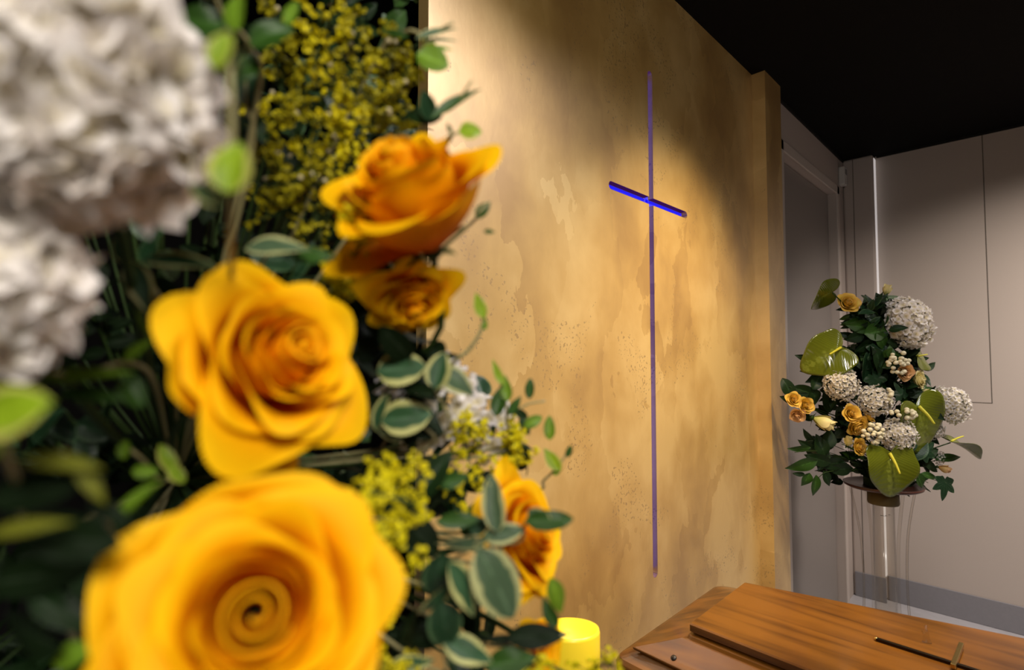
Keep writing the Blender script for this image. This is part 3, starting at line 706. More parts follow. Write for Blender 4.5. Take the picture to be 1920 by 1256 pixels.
sprig('long green pointed leaf standing out over the gold wall above the top rose', [(885, 150, .33), (850, 200, .335), (805, 222, .34), (780, 260, .36)], [
    (853, 186, .33, 118, 26, 40, 0, 25, MG, .6), (800, 195, .335, 70, 34, 115, 0, 20, 'ivy', .8), (790, 216, .34, 80, 34, 175, 0, 10, DG, .7)])
sprig('thin pointed leaves crossing the wall edge at the very top of the bouquet', [(850, 42, .35), (800, 66, .355), (760, 60, .36), (700, 120, .40)], [
    (818, 56, .35, 84, 20, 24, 0, 20, G_, .6), (822, 72, .352, 70, 14, 14, 0, 30, G_, .5), (740, 62, .36, 60, 12, 170, 0, 30, MG, .6), (812, 110, .34, 64, 54, -15, 0, 10, LP, 1), (824, 88, .35, 56, 14, 8, 0, 30, LP, .5)])
sprig('tiny sprig with one round leaf against the gold wall', [(866, 246, .34), (850, 252, .34), (836, 262, .345), (815, 300, .36)], [
    (882, 245, .338, 44, 36, 5, 0, 8, LM, 1), (842, 240, .34, 26, 9, 115, 0, 10, MG, .7), (822, 285, .35, 40, 22, 160, 0, 10, DG, .8), (835, 288, .35, 26, 18, -5, 0, 10, DG, .7)])
sprig('small pointed leaf showing behind the rim of the top rose', [(915, 380, .36), (895, 402, .36), (860, 440, .38)], [(906, 392, .36, 44, 24, 55, 0, 10, MG, .7), (918, 434, .36, 22, 10, 0, 0, 10, MG, .7)])
sprig('fresh green shoot curving up over the gold wall beside the top rose', [(905, 560, .38), (904, 612, .382), (880, 655, .385), (850, 680, .39), (810, 740, .42)], [
    (899, 572, .378, 54, 26, 112, 0, 10, LM, .8), (908, 606, .38, 26, 14, 95, 0, 20, LP, .8)], smat='pstem', sr=.0016)
sprig('pair of round grey-green leaves right of the middle rose', [(760, 660, .35), (790, 690, .352), (815, 730, .355), (820, 820, .38)], [
    (752, 690, .345, 92, 66, 10, 0, 15, V, 1), (822, 694, .345, 74, 50, 80, 0, 12, V, 1), (858, 716, .35, 84, 46, -38, 0, 10, G_, .8), (800, 735, .36, 60, 26, 190, 0, 30, DG, .8)])
sprig('rounded dark leaves with pale rims under the grey-green pair', [(745, 750, .35), (770, 780, .355), (800, 840, .38)], [
    (762, 782, .345, 96, 66, 10, 0, 12, V, 1), (712, 770, .35, 80, 30, 80, 0, 40, V, .9), (730, 815, .35, 60, 26, 170, 0, 20, G_, .8)])
sprig('lime shoot with small upright leaves over the gold wall', [(925, 690, .41), (945, 740, .412), (950, 790, .42), (940, 850, .44)], [
    (932, 698, .405, 54, 18, 118, 0, 20, LM, .7), (948, 728, .408, 50, 24, 100, 0, 20, LP, .8), (935, 750, .41, 64, 30, 80, 0, 15, MG, .8), (965, 760, .41, 44, 18, 60, 0, 15, MG, .7)])
sprig('twig with small green buds at the upper right of the near bouquet', [(1022, 752, .43), (985, 760, .432), (955, 790, .435), (930, 840, .45)], [
    (993, 728, .428, 40, 18, 88, 0, 10, MG, .9), (1030, 802, .428, 46, 22, 92, 0, 10, LP, .9), (1000, 790, .43, 40, 22, 30, 0, 10, LP, .9), (975, 775, .43, 34, 18, 150, 0, 10, DG, .8), (985, 800, .43, 40, 20, -60, 0, 10, 'ivy', .8)])
sprig('tiny dark leaf on a thread-like twig above the side-on rose', [(1068, 840, .44), (1052, 866, .44), (1020, 900, .45), (980, 920, .46)], [
    (1067, 846, .438, 24, 12, 70, 0, 10, MG, .9), (1035, 862, .436, 52, 28, 130, 0, 10, LM, .8), (1045, 880, .44, 26, 14, 60, 0, 10, LP, .9)])
sprig('bright oval green leaf standing out in front of the side-on rose', [(1010, 970, .34), (985, 980, .345), (930, 1020, .37)], [(1032, 976, .335, 96, 38, 0, 0, 10, MG, 1), (1010, 972, .338, 50, 44, 150, 0, 10, G_, 1)])
sprig('upright grey-green leaf crossing the side-on rose', [(918, 905, .34), (935, 975, .345), (940, 1020, .36), (900, 1060, .38)], [
    (924, 945, .335, 108, 46, 100, 0, 14, G_, .9), (945, 1000, .34, 80, 40, 8, 0, 10, G_, .9), (862, 975, .345, 90, 30, 4, 0, 20, MG, .8), (900, 985, .35, 46, 30, 30, 0, 15, 'ivy', .8)])
sprig('large hanging grey-green leaves with cream rims low on the right of the bouquet', [(900, 1010, .31), (880, 1030, .315), (850, 1050, .33), (800, 1100, .36)], [
    (935, 1100, .30, 166, 84, -62, 0, 22, G_, .9), (872, 1105, .30, 120, 34, -58, 0, 55, V, .8), (815, 1130, .31, 90, 34, 235, 0, 45, V, .9), (865, 1022, .31, 110, 34, 195, 0, 30, G_, .7), (822, 1080, .32, 90, 60, -100, 0, 20, 'ivy', .9)])
sprig('dark flat leaf reaching the candle at the bottom right of the bouquet', [(1060, 1190, .34), (1000, 1200, .345), (930, 1210, .36), (850, 1180, .38)], [
    (1010, 1192, .335, 124, 40, 3, 0, 30, 'black_g', .8), (1030, 1150, .34, 60, 30, 120, 0, 20, MG, .8), (1045, 1120, .345, 80, 34, -70, 0, 20, LP, .8), (930, 1200, .34, 80, 30, 190, 0, 30, DG, .8)])
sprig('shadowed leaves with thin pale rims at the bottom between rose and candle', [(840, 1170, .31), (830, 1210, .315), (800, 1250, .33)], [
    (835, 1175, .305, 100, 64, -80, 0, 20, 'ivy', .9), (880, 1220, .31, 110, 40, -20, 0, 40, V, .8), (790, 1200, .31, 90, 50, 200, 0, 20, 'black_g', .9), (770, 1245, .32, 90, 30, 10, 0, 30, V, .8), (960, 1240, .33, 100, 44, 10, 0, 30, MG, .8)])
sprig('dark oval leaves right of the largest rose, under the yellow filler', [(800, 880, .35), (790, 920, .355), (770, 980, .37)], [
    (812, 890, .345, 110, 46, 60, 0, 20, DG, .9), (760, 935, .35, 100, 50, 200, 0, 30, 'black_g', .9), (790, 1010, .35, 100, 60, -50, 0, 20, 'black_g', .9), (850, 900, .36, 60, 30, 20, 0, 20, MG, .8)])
sprig('green leaves under the top rose beside its hanging neighbour', [(800, 560, .35), (790, 580, .355), (760, 620, .37)], [
    (805, 560, .345, 90, 44, 40, 0, 10, MG, .8), (780, 590, .345, 60, 50, -60, 0, 10, G_, 1), (830, 545, .35, 60, 18, 30, 0, 20, DG, .7), (715, 620, .35, 80, 50, 170, 0, 30, 'black_g', .8)])

# yellow filler sprays
i = 0
for tip, root, n, sp in [((520, 40, .36), (520, 200, .40), 22, .020), ((600, 20, .36), (600, 200, .40), 26, .020), ((680, 30, .38), (660, 190, .41), 26, .020),
                         ((760, 60, .37), (700, 200, .40), 22, .016), ((560, 180, .36), (560, 330, .40), 26, .020), ((650, 200, .37), (630, 330, .40), 26, .018),
                         ((730, 180, .37), (690, 240, .40), 18, .014), ((520, 300, .35), (540, 420, .39), 24, .016), ((590, 320, .36), (600, 430, .40), 18, .014),
                         ((500, 200, .36), (520, 260, .40), 12, .014), ((765, 120, .37), (730, 260, .40), 12, .010)]:
    filler('airy spray of mustard-yellow filler flowers at the top of the near bouquet', tip, root, int(n*1.35), sp*1.1, .0031, 100+i, 'filler sprays at the top of the near bouquet', 'solid' if i % 4 == 1 else 'solid_dim', 4); i += 1
for tip, root, n, sp, lab in [
        ((660, 400, .275), (700, 430, .29), 12, .008, 'bright yellow filler tuft touching the left of the top rose'),
        ((635, 500, .32), (650, 560, .34), 16, .012, 'yellow-green filler buds between the middle and top roses'),
        ((730, 860, .30), (740, 920, .32), 16, .010, 'bright yellow filler tuft right above the largest rose'),
        ((650, 930, .26), (760, 950, .30), 16, .010, 'yellow filler spray lying over the rim of the largest rose'),
        ((720, 990, .27), (730, 1010, .30), 14, .008, 'yellow filler tuft at the right rim of the largest rose'),
        ((880, 780, .42), (870, 850, .44), 24, .016, 'yellow filler spray below the small white hydrangea'),
        ((965, 800, .42), (950, 850, .44), 22, .012, 'bright yellow filler cluster beside the twig with green buds'),
        ((850, 870, .40), (840, 930, .42), 18, .014, 'yellow filler spray left of the side-on rose'),
        ((960, 850, .43), (930, 900, .44), 14, .012, 'yellow filler spray just above the side-on rose'),
        ((1150, 1245, .36), (1090, 1275, .38), 14, .009, 'yellow filler tip poking up below the candle'),
        ((1000, 1245, .36), (960, 1280, .38), 16, .014, 'yellow-green filler spray at the bottom edge left of the candle'),
        ((700, 1240, .30), (760, 1270, .33), 10, .012, 'dim filler spray at the bottom edge right of the largest rose'),
        ((800, 1060, .36), (780, 1120, .38), 8, .014, 'sparse filler spray in the shade right of the largest rose')]:
    filler(lab, tip, root, int(n*1.2), sp, .0028, 200+i, None, 'solid_bright' if 'bright' in lab or 'yellow' in lab else 'solid', 0); i += 1

# shaded greenery packed between the flowers
def xb(y):
    T = [(0, 730), (200, 750), (300, 790), (450, 800), (540, 720), (640, 740), (740, 900), (850, 990), (1000, 990), (1150, 990), (1256, 1010)]
    for (a, p), (b, q) in zip(T, T[1:]):
        if y <= b: return p + (q-p)*(y-a)/(b-a)
    return T[-1][1]
rnd = random.Random(42)
def fill_sprig(px, py, d, lab, grp, mats):
    g = F1; a = at(px, py, d); t = thing('greenery_sprig', lab, 'greenery', a, grp); inv = Matrix.Translation(-a)
    out = (a-g).normalized(); tip = a + out*.02 + Vector((rnd.gauss(0, .01), rnd.gauss(0, .01), .02))
    bm = bmesh.new(); tube(bm, [inv @ p for p in curve_pts([tip, a, a.lerp(g, .5)+Vector((0, 0, -.01)), g], 4)], .0008, 5, .0016); link('stem', bm, MAT['stem'], t)
    bm = bmesh.new()
    for k in range(9):
        c = tip.lerp(a, k/8*1.6)
        dv = (out*.4 + Vector((rnd.gauss(0, 1), rnd.gauss(0, 1), rnd.gauss(0, .8)))).normalized()
        nv = (-FW*.7 + UP*.4 + Vector((rnd.gauss(0, .6), rnd.gauss(0, .6), rnd.gauss(0, .6)))).normalized()
        x = dv; z = (nv-x*nv.dot(x)).normalized(); y = z.cross(x)
        leaf_into(bm, inv @ Matrix.Translation(c) @ Matrix((x, y, z)).transposed().to_4x4(), rnd.uniform(.022, .038), rnd.uniform(.012, .020), .5, .2, 7, 5, roundness=.85)
    link('leaves', bm, MAT[rnd.choice(mats)], t)
cnt = 0
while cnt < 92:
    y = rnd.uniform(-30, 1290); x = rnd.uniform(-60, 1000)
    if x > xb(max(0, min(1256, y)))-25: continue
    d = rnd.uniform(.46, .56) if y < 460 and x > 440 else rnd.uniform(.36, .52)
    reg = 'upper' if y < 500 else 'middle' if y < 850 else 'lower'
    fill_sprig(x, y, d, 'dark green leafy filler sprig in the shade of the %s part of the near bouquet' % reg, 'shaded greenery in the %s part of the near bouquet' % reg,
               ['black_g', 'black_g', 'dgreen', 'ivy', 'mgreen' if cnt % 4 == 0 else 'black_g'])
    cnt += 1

# ------------------------------------------------------------------ far arrangement on the clear stand
D2 = 2.30
AX = at(1655, 905, D2)
TRAY_Z = AX.z
sd = thing('acrylic_flower_stand', 'clear acrylic flower stand between the coffin and the panelled wall', 'stand', (AX.x, AX.y, 0))
hz = TRAY_Z-.02
def ring_tube(r, t, z0, z1, seg=40):
    bm = bmesh.new(); lathe(bm, [(r, z0), (r, z1), (r-t, z1), (r-t, z0), (r, z0)], seg); bmesh.ops.remove_doubles(bm, verts=bm.verts, dist=1e-6); bmesh.ops.recalc_face_normals(bm, faces=bm.faces); return bm
link('centre_tube', ring_tube(.040, .003, .012, hz-.002), MAT['acrylic'], sd)
bm = bmesh.new(); lathe(bm, [(.0005, 0), (.15, 0), (.15, .010), (.148, .012), (.0005, .012)], 48); link('base_disc', bm, MAT['acrylic'], sd)
for k, a in enumerate((40, 130, 220, 310)):
    a = R(a); bm = bmesh.new(); prof = [(.135, hz-.002), (.118, hz-.08), (.098, hz-.20), (.090, hz-.34), (.092, hz-.50), (.105, hz-.66), (.125, .012)]
    cs, sn = math.cos(a), math.sin(a); n_ = Vector((-sn, cs, 0)); prev = None
    for r_, z_ in [(p.x, p.z) for p in curve_pts([Vector((r, 0, z)) for r, z in prof], 5)]:
        c = Vector((r_*cs, r_*sn, z_)); q = [c+n_*.006, c-n_*.006, c-n_*.006-Vector((cs, sn, 0))*.004, c+n_*.006-Vector((cs, sn, 0))*.004]
        q = [bm.verts.new(v) for v in q]
        if prev:
            for j in range(4): bm.faces.new((prev[j], prev[(j+1) % 4], q[(j+1) % 4], q[j]))
        else: bm.faces.new(q[::-1])
        prev = q
    bm.faces.new(prev); bmesh.ops.recalc_face_normals(bm, faces=bm.faces); link('bent_leg', bm, MAT['acrylic'], sd)
for k, (dx, dz) in enumerate(((-.014, .118), (.006, .120), (.022, .116))):
    bm = bmesh.new(); leaf_into(bm, Matrix.Translation(RT*dx*1 + Vector((0, 0, hz-dz))) @ Matrix.Rotation(YAW + (.4*k-.3), 4, 'Z'), .018, .010, .3); o = link('fallen_leaf', bm, MAT['dgreen']); o.location = sd.location
    tag(o, ('leftmost', 'middle', 'rightmost')[k] + ' of three fallen leaf bits caught inside the clear stand', 'leaf')
ty = thing('flower_tray', 'round dark red tray with a brown foot on top of the clear stand', 'tray', (AX.x, AX.y, hz))
bm = bmesh.new(); lathe(bm, [(.0005, 0), (.13, 0), (.142, .006), (.146, .016), (.142, .016), (.13, .008), (.0005, .006)], 56); link('dish', bm, MAT['tray'], ty)
bm = bmesh.new(); lathe(bm, [(.0005, -.068), (.056, -.068), (.058, -.062), (.058, -.001), (.0005, -.001)], 40); o = link('foot', bm, MAT['foam'], ty)
fo = tag(link('floral_foam', ring_tube(.07, .069, 0, .10), MAT['foamg']), 'block of dark green floral foam hidden among the far arrangement', 'floral foam'); fo.location = (AX.x, AX.y, hz+.008)
F2 = Vector((AX.x, AX.y, hz+.07))
def gath(py): return Vector((AX.x, AX.y, max(F2.z, at(1650, py+70, D2).z)))
def P2(px, py, f=0): return at(px, py, D2-f)
def stem2(t, inv, a, py, r=.0024, mat='stem'):
    g = gath(py); pts = [a, a.lerp(g, .55)+Vector((0, 0, .01)), g] + ([F2] if (g-F2).length > .02 else [])
    bm = bmesh.new(); tube(bm, [inv @ p for p in curve_pts(pts, 5)], r, 6); link('stem', bm, MAT[mat], t)
SR = [(2, .25, .95, 3.9, 0, .1), (2, .30, .97, 3.4, 0, .2), (3, .38, .96, 2.8, .04, .5), (4, .50, .92, 2.3, .12, .8), (5, .62, .84, 2.1, .28, 1.3)]
BUD = [(1, .10, 1.3, 5.4, 0, 0), (2, .22, 1.35, 3.2, 0, .1), (3, .36, 1.3, 2.6, -.04, .1), (3, .42, 1.05, 2.0, .05, .3)]
for px, py, f, rpx, axv, mt, ly, lab in [
    (1590, 568, .05, 19, (-.1, .35, .9), 'small_rose', SR, 'yellow rose at the top left of the far arrangement'),
    (1662, 546, .02, 15, (.05, 1, .3), 'cream', BUD, 'cream rosebud at the very top of the far arrangement'),
    (1488, 749, .12, 14, (-.15, .3, .9), 'small_rose', SR, 'upper of the small yellow roses at the left tip of the far arrangement'),
    (1511, 760, .13, 15, (.05, .1, 1), 'small_rose', SR, 'small yellow rose just right of the leftmost one, with a dark swirl'),
    (1495, 779, .12, 14, (-.3, -.4, .8), 'peach', SR, 'peach rose hanging lowest at the left tip of the far arrangement'),
    (1540, 790, .13, 26, (.85, -.4, .5), 'cream', BUD, 'large half-open cream rose lying sideways under the left tip'),
    (1597, 775, .18, 17, (-.05, .25, 1), 'small_rose', SR, 'neat yellow rose with a spiral centre in the middle of the far arrangement'),
    (1607, 798, .17, 21, (.2, -.45, .85), 'small_rose', SR, 'golden rose drooping directly below the neat spiral rose'),
    (1630, 782, .16, 11, (.5, .6, .6), 'small_rose', SR, 'small golden rose peeking out right of the spiral rose'),
    (1590, 829, .17, 15, (-.1, .8, .5), 'cream', BUD, 'greenish cream bud at the left below the drooping golden rose'),
    (1611, 838, .18, 16, (.3, .2, .9), 'small_rose', SR, 'lowest yellow rose, beside the greenish bud and the lower anthurium'),
    (1698, 698, .14, 15, (-.1, -.2, 1), 'peach', SR, 'apricot rose beneath the upper cluster of ivory berries'),
    (1724, 712, .11, 17, (.5, .1, .9), 'cream', SR, 'greenish cream rose at the right below the upper berries'),
    (1733, 736, .10, 12, (.7, .3, .6), 'cream', BUD, 'pale bud beside the right-hand white hydrangea'),
    (1768, 878, .08, 14, (.8, -.2, .5), 'peach', BUD, 'pale peach bud at the lower right above the ivy leaf')]:
    p = P2(px, py, f); d = D2-f; rad = rpx*d/FPX*1.15
    t = rose(lab, p, vec(*axv), rad, None, px, px % 6, (mt, mt), ly, None, False)
    stem2(t, t.matrix_world.inverted() if False else (frame_matrix(p - vec(*axv)*rad*.55, vec(*axv)) @ Matrix.Rotation(px % 6, 4, 'Z')).inverted(), p - vec(*axv)*rad*.6, py)
for px, py, f, rpx, axv, sq, n_, lab in [
    (1699, 606, .08, 45, (.5, .35, .8), (1, 1, .8), 210, 'largest white hydrangea, high on the right of the far arrangement'),
    (1577, 720, .15, 29, (-.1, .15, 1), (1, 1, .85), 140, 'round white hydrangea under the left anthurium'),
    (1640, 752, .15, 28, (-.1, .1, 1), (1, 1, .8), 120, 'white hydrangea in the centre, up and left of the round lower one'),
    (1683, 815, .17, 30, (.05, .1, 1), (1, 1, .85), 150, 'round white hydrangea directly above the lowest anthurium'),
    (1780, 760, .08, 33, (.8, .3, .6), (1, 1, .9), 150, 'white hydrangea sticking out at the right edge of the far arrangement'),
    (1752, 806, .08, 17, (.8, -.2, .5), (1, 1, .9), 60, 'small white hydrangea low at the right, behind the glossy anthurium'),
    (1760, 858, .06, 13, (.6, 0, .7), (1, 1, .8), 40, 'tiny white flower cluster at the lower right near the peach bud')]:
    p = P2(px, py, f); d = D2-f; rad = rpx*d/FPX
    t = hydrangea(lab, p, vec(*axv), rad, None, int(n_*1.7), rad*.17, sq, px, False)
    stem2(t, frame_matrix(p, vec(*axv)).inverted(), p - vec(*axv)*rad*.5, py, .003)
def heart(bm, Mx, s, bend, cupx=.25, waves=.05, nu=37, nv=8):
    uvl = bm.loops.layers.uv.verify(); G = []; ph = random.uniform(0, 6)
    for i in range(nv):
        f = i/(nv-1); row = []
        for j in range(nu):
            a = -PI + 2*PI*j/(nu-1)        # a = 0 at the tip (+X)
            r = s*(.50 + .12*math.cos(a) + .07*math.cos(2*a) - .30*math.exp(-((abs(a)-PI)/.50)**2) + .09*math.exp(-((abs(a)-2.25)/.45)**2) + .20*math.exp(-(a/.26)**2))
            x = r*math.cos(a)*f + s*.12; y = r*math.sin(a)*f*1.22
            z = -bend*x*x/s + cupx*y*y/s + waves*s*f*f*math.sin(3*a+ph)
            row.append(bm.verts.new(Mx @ Vector((x, y, z))))
        G.append(row)
    for i in range(nv-1):
        for j in range(nu-1):
            fc = bm.faces.new((G[i][j], G[i+1][j], G[i+1][j+1], G[i][j+1]))
            for lp, (a, b) in zip(fc.loops, ((i, j), (i+1, j), (i+1, j+1), (i, j+1))):
                lp[uvl].uv = (.5+.5*(a/(nv-1))*math.sin(-PI+2*PI*b/(nu-1)), .5+.5*(a/(nv-1))*math.cos(-PI+2*PI*b/(nu-1)))
def anthurium(px, py, f, spx, ang, normal, lab, spd=(0, 0), spl=.36, bend=.35, cup=.2, stem_py=None, sphide=False):
    d = D2-f; p = P2(px, py, f); s = spx*d/FPX; t = thing('anthurium', lab, 'anthurium', p); inv = Matrix.Translation(-p)
    z = vec(*normal); a = R(ang); x = vec(math.cos(a), math.sin(a), 0); x = (x-z*x.dot(z)).normalized(); y = z.cross(x)
    Mr = Matrix((x, y, z)).transposed().to_4x4()
    bm = bmesh.new(); heart(bm, Mr, s, bend, cup); o = link('spathe', bm, MAT['anth'], t); subsurf(o)
    sm = o.modifiers.new('t', 'SOLIDIFY'); sm.thickness = .0012
    c0_ = Mr @ Vector((0, 0, .002)); dv = (Mr @ Vector((spl*s*math.cos(R(spd[0])), spl*s*math.sin(R(spd[0])), spl*s*.55)))
    bm = bmesh.new(); tube(bm, curve_pts([c0_, c0_+dv*.5+z*.012*s*2, c0_+dv], 6), s*.034, 10, s*.018); o = link('spadix', bm, MAT['spadix'], t)
    stem2(t, inv, p - z*.004, stem_py or py, .0026)
anthurium(1576, 652, .15, 76, -150, (-.15, .25, .95), 'glossy green anthurium at the upper left with its spadix pointing down-left', (0, 0), .42)
anthurium(1722, 762, .16, 98, -72, (.22, .1, .95), 'large glossy green anthurium on the right between two white hydrangeas', (0, 0), .34)
anthurium(1668, 850, .21, 84, -86, (-.05, .15, 1), 'heart-shaped green anthurium hanging over the rim of the tray', (0, 0), .42, bend=.2)
anthurium(1560, 548, .06, 56, 200, (-.2, .55, -.75), 'green anthurium seen from behind at the top left tip', (0, 0), .3, stem_py=575)
anthurium(1720, 668, .09, 52, 10, (.35, .3, .8), 'green anthurium half hidden behind the upper ivory berries', (0, 0), .3)
anthurium(1783, 828, .10, 62, -18, (.35, .92, .1), 'anthurium seen edge-on pointing out to the lower right', (25, 0), .5, bend=.15, cup=.5)
def berries(px, py, f, wpx, hpx, n_, bpx, lab, seed):
    rnd = random.Random(seed); p = P2(px, py, f); t = thing('berry_spray', lab, 'berries', p); d = D2-f; inv = Matrix.Translation(-p)
    bs = bmesh.new(); back = FW*.05; first = None
    for k in range(n_):
        rr = math.sqrt(rnd.random()); a = rnd.uniform(0, 2*PI)
        q = RT*(rr*math.cos(a)*wpx*d/FPX) + UP*(rr*math.sin(a)*hpx*d/FPX) - FW*(.02*(1-rr*rr) + rnd.uniform(-.006, .006))
        if first is None:
            bm = bmesh.new(); ball(bm, (0, 0, 0), bpx*d/FPX, 2, (1, 1, .92)); o = first = link('berry', bm, MAT['berry'], t)
        else:
            o = first.copy(); COL.objects.link(o); o.parent = t
        o.location = q; o.scale = (rnd.uniform(.85, 1.12),)*3
        tube(bs, [q, q*.5+back*.5, back], .0006, 4)
    link('twigs', bs, MAT['stem'], t); stem2(t, inv, p+back, py, .002)
berries(1683, 676, .17, 22, 26, 30, 4.2, 'upper spray of ivory berries beside the half-hidden anthurium', 1)
berries(1637, 812, .21, 20, 19, 26, 4.2, 'ivory berries between the drooping golden rose and the lower white hydrangea', 2)
berries(1692, 776, .20, 24, 11, 16, 4.4, 'ivory berries lying across the large right-hand anthurium', 3)
berries(1664, 742, .18, 8, 14, 10, 4.2, 'small bunch of ivory berries on the right side of the central hydrangea', 4)
def leafy(label, stem, leaves, mat='dgreen', cat='sprig'):
    sprig(label, [(x, y, D2-f) for x, y, f in stem], [(x, y, D2-f, l, w_, a, ti, ro, m or mat, rd) for x, y, f, l, w_, a, ti, ro, m, rd in leaves], cat, 'leafy_sprig', None, 'stem', .0018, gath(stem[-1][1]) if stem[-1][1] < 800 else F2)
N = None
leafy('dark pointed leaves crowning the top of the far arrangement', [(1660, 545, .02), (1650, 575, .03), (1645, 620, .03)], [
    (1630, 573, .03, 46, 26, 100, 0, 10, N, .7), (1672, 562, .03, 44, 20, 28, 0, 30, 'mgreen', .7), (1650, 562, .04, 30, 18, 115, 0, 20, N, .7), (1612, 590, .03, 40, 22, 160, 0, 20, N, .8), (1640, 595, .05, 40, 24, -60, 10, 20, N, .8), (1606, 605, .06, 44, 20, 190, 0, 20, 'mgreen', .8)])
leafy('dark leaf pair jutting out left of the upper anthurium', [(1500, 668, .08), (1525, 672, .08), (1560, 690, .08), (1600, 720, .05)], [
    (1512, 672, .08, 40, 16, 170, 0, 20, N, .7), (1522, 660, .08, 26, 14, 120, 0, 20, N, .8), (1524, 694, .09, 44, 18, 195, 0, 20, N, .7), (1530, 708, .1, 40, 22, 215, 0, 10, N, .8)])
leafy('dark oval leaves behind the small roses at the left tip', [(1480, 725, .10), (1510, 735, .10), (1550, 745, .08), (1600, 760, .05)], [
    (1477, 726, .1, 38, 24, 115, 0, 10, N, .9), (1507, 733, .1, 40, 24, 165, 0, 10, N, .9), (1478, 748, .1, 30, 16, 170, 0, 20, N, .8), (1532, 716, .11, 34, 20, 60, 0, 10, N, .8), (1528, 745, .1, 34, 26, -80, 0, 10, N, .8), (1556, 752, .09, 50, 34, -70, 0, 10, N, .9), (1515, 783, .1, 26, 14, -30, 0, 10, N, .8)])
leafy('spreading dark leaves at the lower left of the far arrangement', [(1490, 848, .12), (1520, 845, .12), (1560, 850, .1), (1610, 870, .05)], [
    (1500, 842, .12, 42, 14, 190, 0, 20, 'mgreen', .7), (1510, 834, .12, 30, 14, 150, 0, 20, N, .7), (1505, 873, .13, 60, 26, 200, 0, 10, 'mgreen', .8), (1535, 862, .13, 50, 24, 165, 0, 10, N, .8), (1540, 835, .12, 44, 26, 110, 0, 10, N, .8), (1560, 870, .13, 50, 26, 190, 0, 10, N, .8), (1555, 822, .12, 40, 26, 80, 0, 10, N, .8)])
leafy('two drooping pointed leaves below the lower left of the far arrangement', [(1535, 895, .13), (1550, 885, .13), (1590, 880, .1), (1620, 880, .05)], [
    (1512, 900, .13, 30, 22, -115, 0, 10, 'mgreen', .8), (1530, 912, .13, 44, 20, -90, 0, 10, 'mgreen', .7), (1552, 898, .13, 36, 18, -60, 0, 10, N, .8), (1575, 880, .13, 46, 26, 185, 0, 10, N, .8), (1498, 889, .13, 22, 10, 180, 0, 10, N, .7)])
leafy('long narrow leaf pointing right under the edge-on anthurium', [(1795, 855, .08), (1760, 862, .08), (1720, 870, .05)], [
    (1782, 857, .08, 56, 14, 8, 0, 30, 'mgreen', .6), (1740, 850, .1, 60, 26, 20, 0, 20, N, .8), (1725, 838, .12, 60, 30, 60, 0, 20, 'ivy', .8), (1748, 875, .09, 40, 18, -30, 0, 20, N, .7)])
leafy('dark leaves hanging over the right rim of the tray', [(1740, 905, .12), (1715, 893, .12), (1680, 885, .08)], [
    (1727, 902, .12, 36, 20, -60, 0, 10, 'mgreen', .8), (1745, 892, .11, 40, 12, -12, 0, 20, 'mgreen', .7), (1705, 890, .13, 34, 20, -120, 0, 10, N, .8), (1700, 870, .13, 40, 26, 20, 0, 10, N, .8)])
leafy('broad bright-veined leaves below the top of the far arrangement', [(1620, 620, .1), (1640, 640, .1), (1650, 700, .06)], [
    (1612, 612, .11, 46, 26, 175, 0, 10, 'mgreen', .8), (1645, 622, .12, 50, 34, 10, 0, 10, 'mgreen', .9), (1622, 650, .11, 40, 24, 220, 0, 20, N, .8), (1655, 640, .12, 40, 26, -50, 0, 10, 'mgreen', .9), (1605, 632, .1, 34, 22, 200, 0, 10, N, .9), (1628, 690, .11, 60, 34, -85, 0, 20, 'ivy', .8), (1650, 680, .13, 60, 30, -70, 0, 20, 'dgreen', .8)])
def ivy_leaf(px, py, f, spx, ang, lab):
    p = P2(px, py, f); d = D2-f; s = spx*d/FPX; t = thing('ivy_leaf', lab, 'leaf', p); inv = Matrix.Translation(-p)
    z = vec(.1, .15, 1); a = R(ang); x = vec(math.cos(a), math.sin(a), 0); x = (x-z*x.dot(z)).normalized(); y = z.cross(x); Mr = Matrix((x, y, z)).transposed().to_4x4()
    bm = bmesh.new(); uvl = bm.loops.layers.uv.verify(); lobes = [(0, 1.0), (55, .80), (-55, .80), (112, .62), (-112, .62)]; G = []; nu = 61
    for i in range(6):
        fr_ = i/5; row = []
        for j in range(nu):
            th = -PI+2*PI*j/(nu-1); r = .40
            for la, lr in lobes:
                dd = abs((math.degrees(th)-la+180) % 360-180); r = max(r, .40 + (lr-.40)*max(0, 1-dd/30)**1.1)
            r *= 1-.5*math.exp(-((abs(th)-PI)/.25)**2)
            x_, y_ = r*math.cos(th)*fr_*s*.6, r*math.sin(th)*fr_*s*.6
            row.append(bm.verts.new(Mr @ Vector((x_, y_, -.25*x_*x_/s - .25*y_*y_/s))))
        G.append(row)
    for i in range(5):
        for j in range(nu-1):
            fc = bm.faces.new((G[i][j], G[i+1][j], G[i+1][j+1], G[i][j+1]))
            for lp, (q, b) in zip(fc.loops, ((i, j), (i+1, j), (i+1, j+1), (i, j+1))): lp[uvl].uv = (.5+.5*q/5*math.cos(b*.8), .5)
    link('blade', bm, MAT['ivy'], t); stem2(t, inv, p, py, .0014)
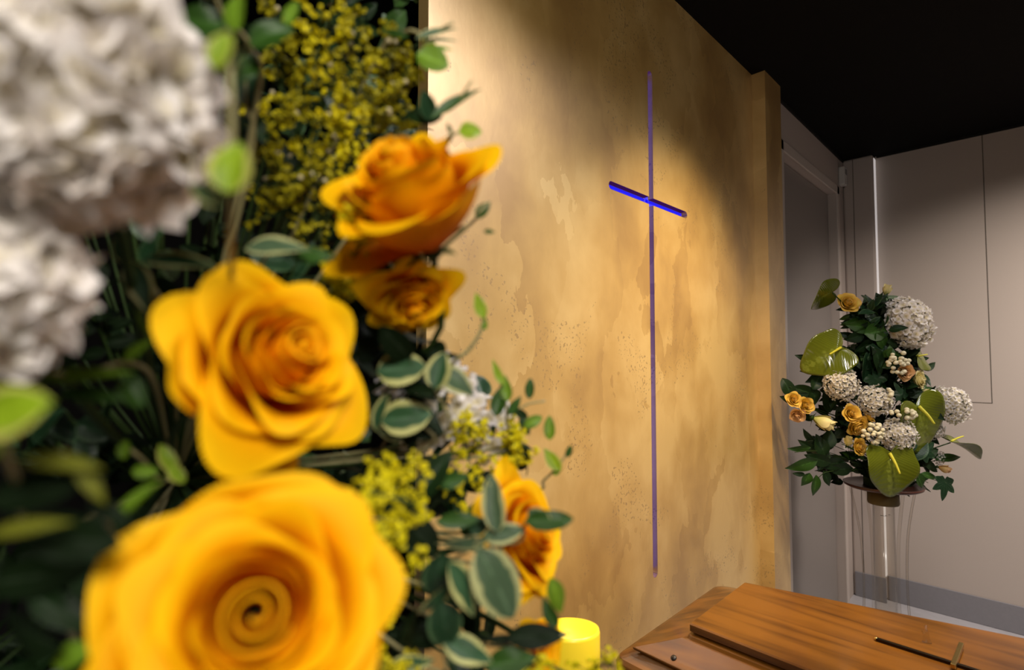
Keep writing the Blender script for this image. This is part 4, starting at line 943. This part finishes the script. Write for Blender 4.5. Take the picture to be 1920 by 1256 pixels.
ivy_leaf(1772, 905, .12, 58, -100, 'five-pointed ivy leaf hanging at the lower right of the far arrangement')
ivy_leaf(1700, 845, .17, 50, 20, 'dark pointed ivy leaf right of the lowest anthurium')
ivy_leaf(1733, 848, .12, 56, 35, 'pale-rimmed ivy leaf between the lowest anthurium and the edge-on one')
ivy_leaf(1645, 655, .12, 60, -80, 'ivy leaf in the middle of the far arrangement right of the upper anthurium')
ivy_leaf(1640, 710, .12, 60, -60, 'ivy leaf above the central white hydrangea')
ivy_leaf(1690, 740, .11, 44, 110, 'grey-sheened ivy leaf right of the central white hydrangea')
# dense dark core of leaves
rnd = random.Random(5)
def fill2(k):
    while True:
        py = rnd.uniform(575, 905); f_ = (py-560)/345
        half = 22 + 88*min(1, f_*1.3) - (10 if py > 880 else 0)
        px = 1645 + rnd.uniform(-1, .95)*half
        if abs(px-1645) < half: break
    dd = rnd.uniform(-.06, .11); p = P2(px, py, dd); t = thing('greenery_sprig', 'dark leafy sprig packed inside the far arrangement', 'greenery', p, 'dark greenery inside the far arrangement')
    bs = bmesh.new(); g = gath(py); tube(bs, [Vector((0, 0, 0)), (g-p)*.5+Vector((0, 0, .01)), g-p], .0015, 5); link('stem', bs, MAT['stem'], t)
    bm = bmesh.new()
    for j in range(8):
        dv = (RT*(px-1645)/80*.8 + Vector((rnd.gauss(0, .8), rnd.gauss(0, .8), rnd.gauss(0, .7)))).normalized()
        nv = (-FW*.8 + UP*.5 + Vector((rnd.gauss(0, .5), rnd.gauss(0, .5), rnd.gauss(0, .5)))); x = dv; z = (nv-x*nv.dot(x)).normalized(); y = z.cross(x)
        leaf_into(bm, Matrix.Translation(Vector((rnd.gauss(0, .018), rnd.gauss(0, .018), rnd.gauss(0, .018)))) @ Matrix((x, y, z)).transposed().to_4x4(), rnd.uniform(.05, .085), rnd.uniform(.026, .042), .5, .2, 7, 5, roundness=.8)
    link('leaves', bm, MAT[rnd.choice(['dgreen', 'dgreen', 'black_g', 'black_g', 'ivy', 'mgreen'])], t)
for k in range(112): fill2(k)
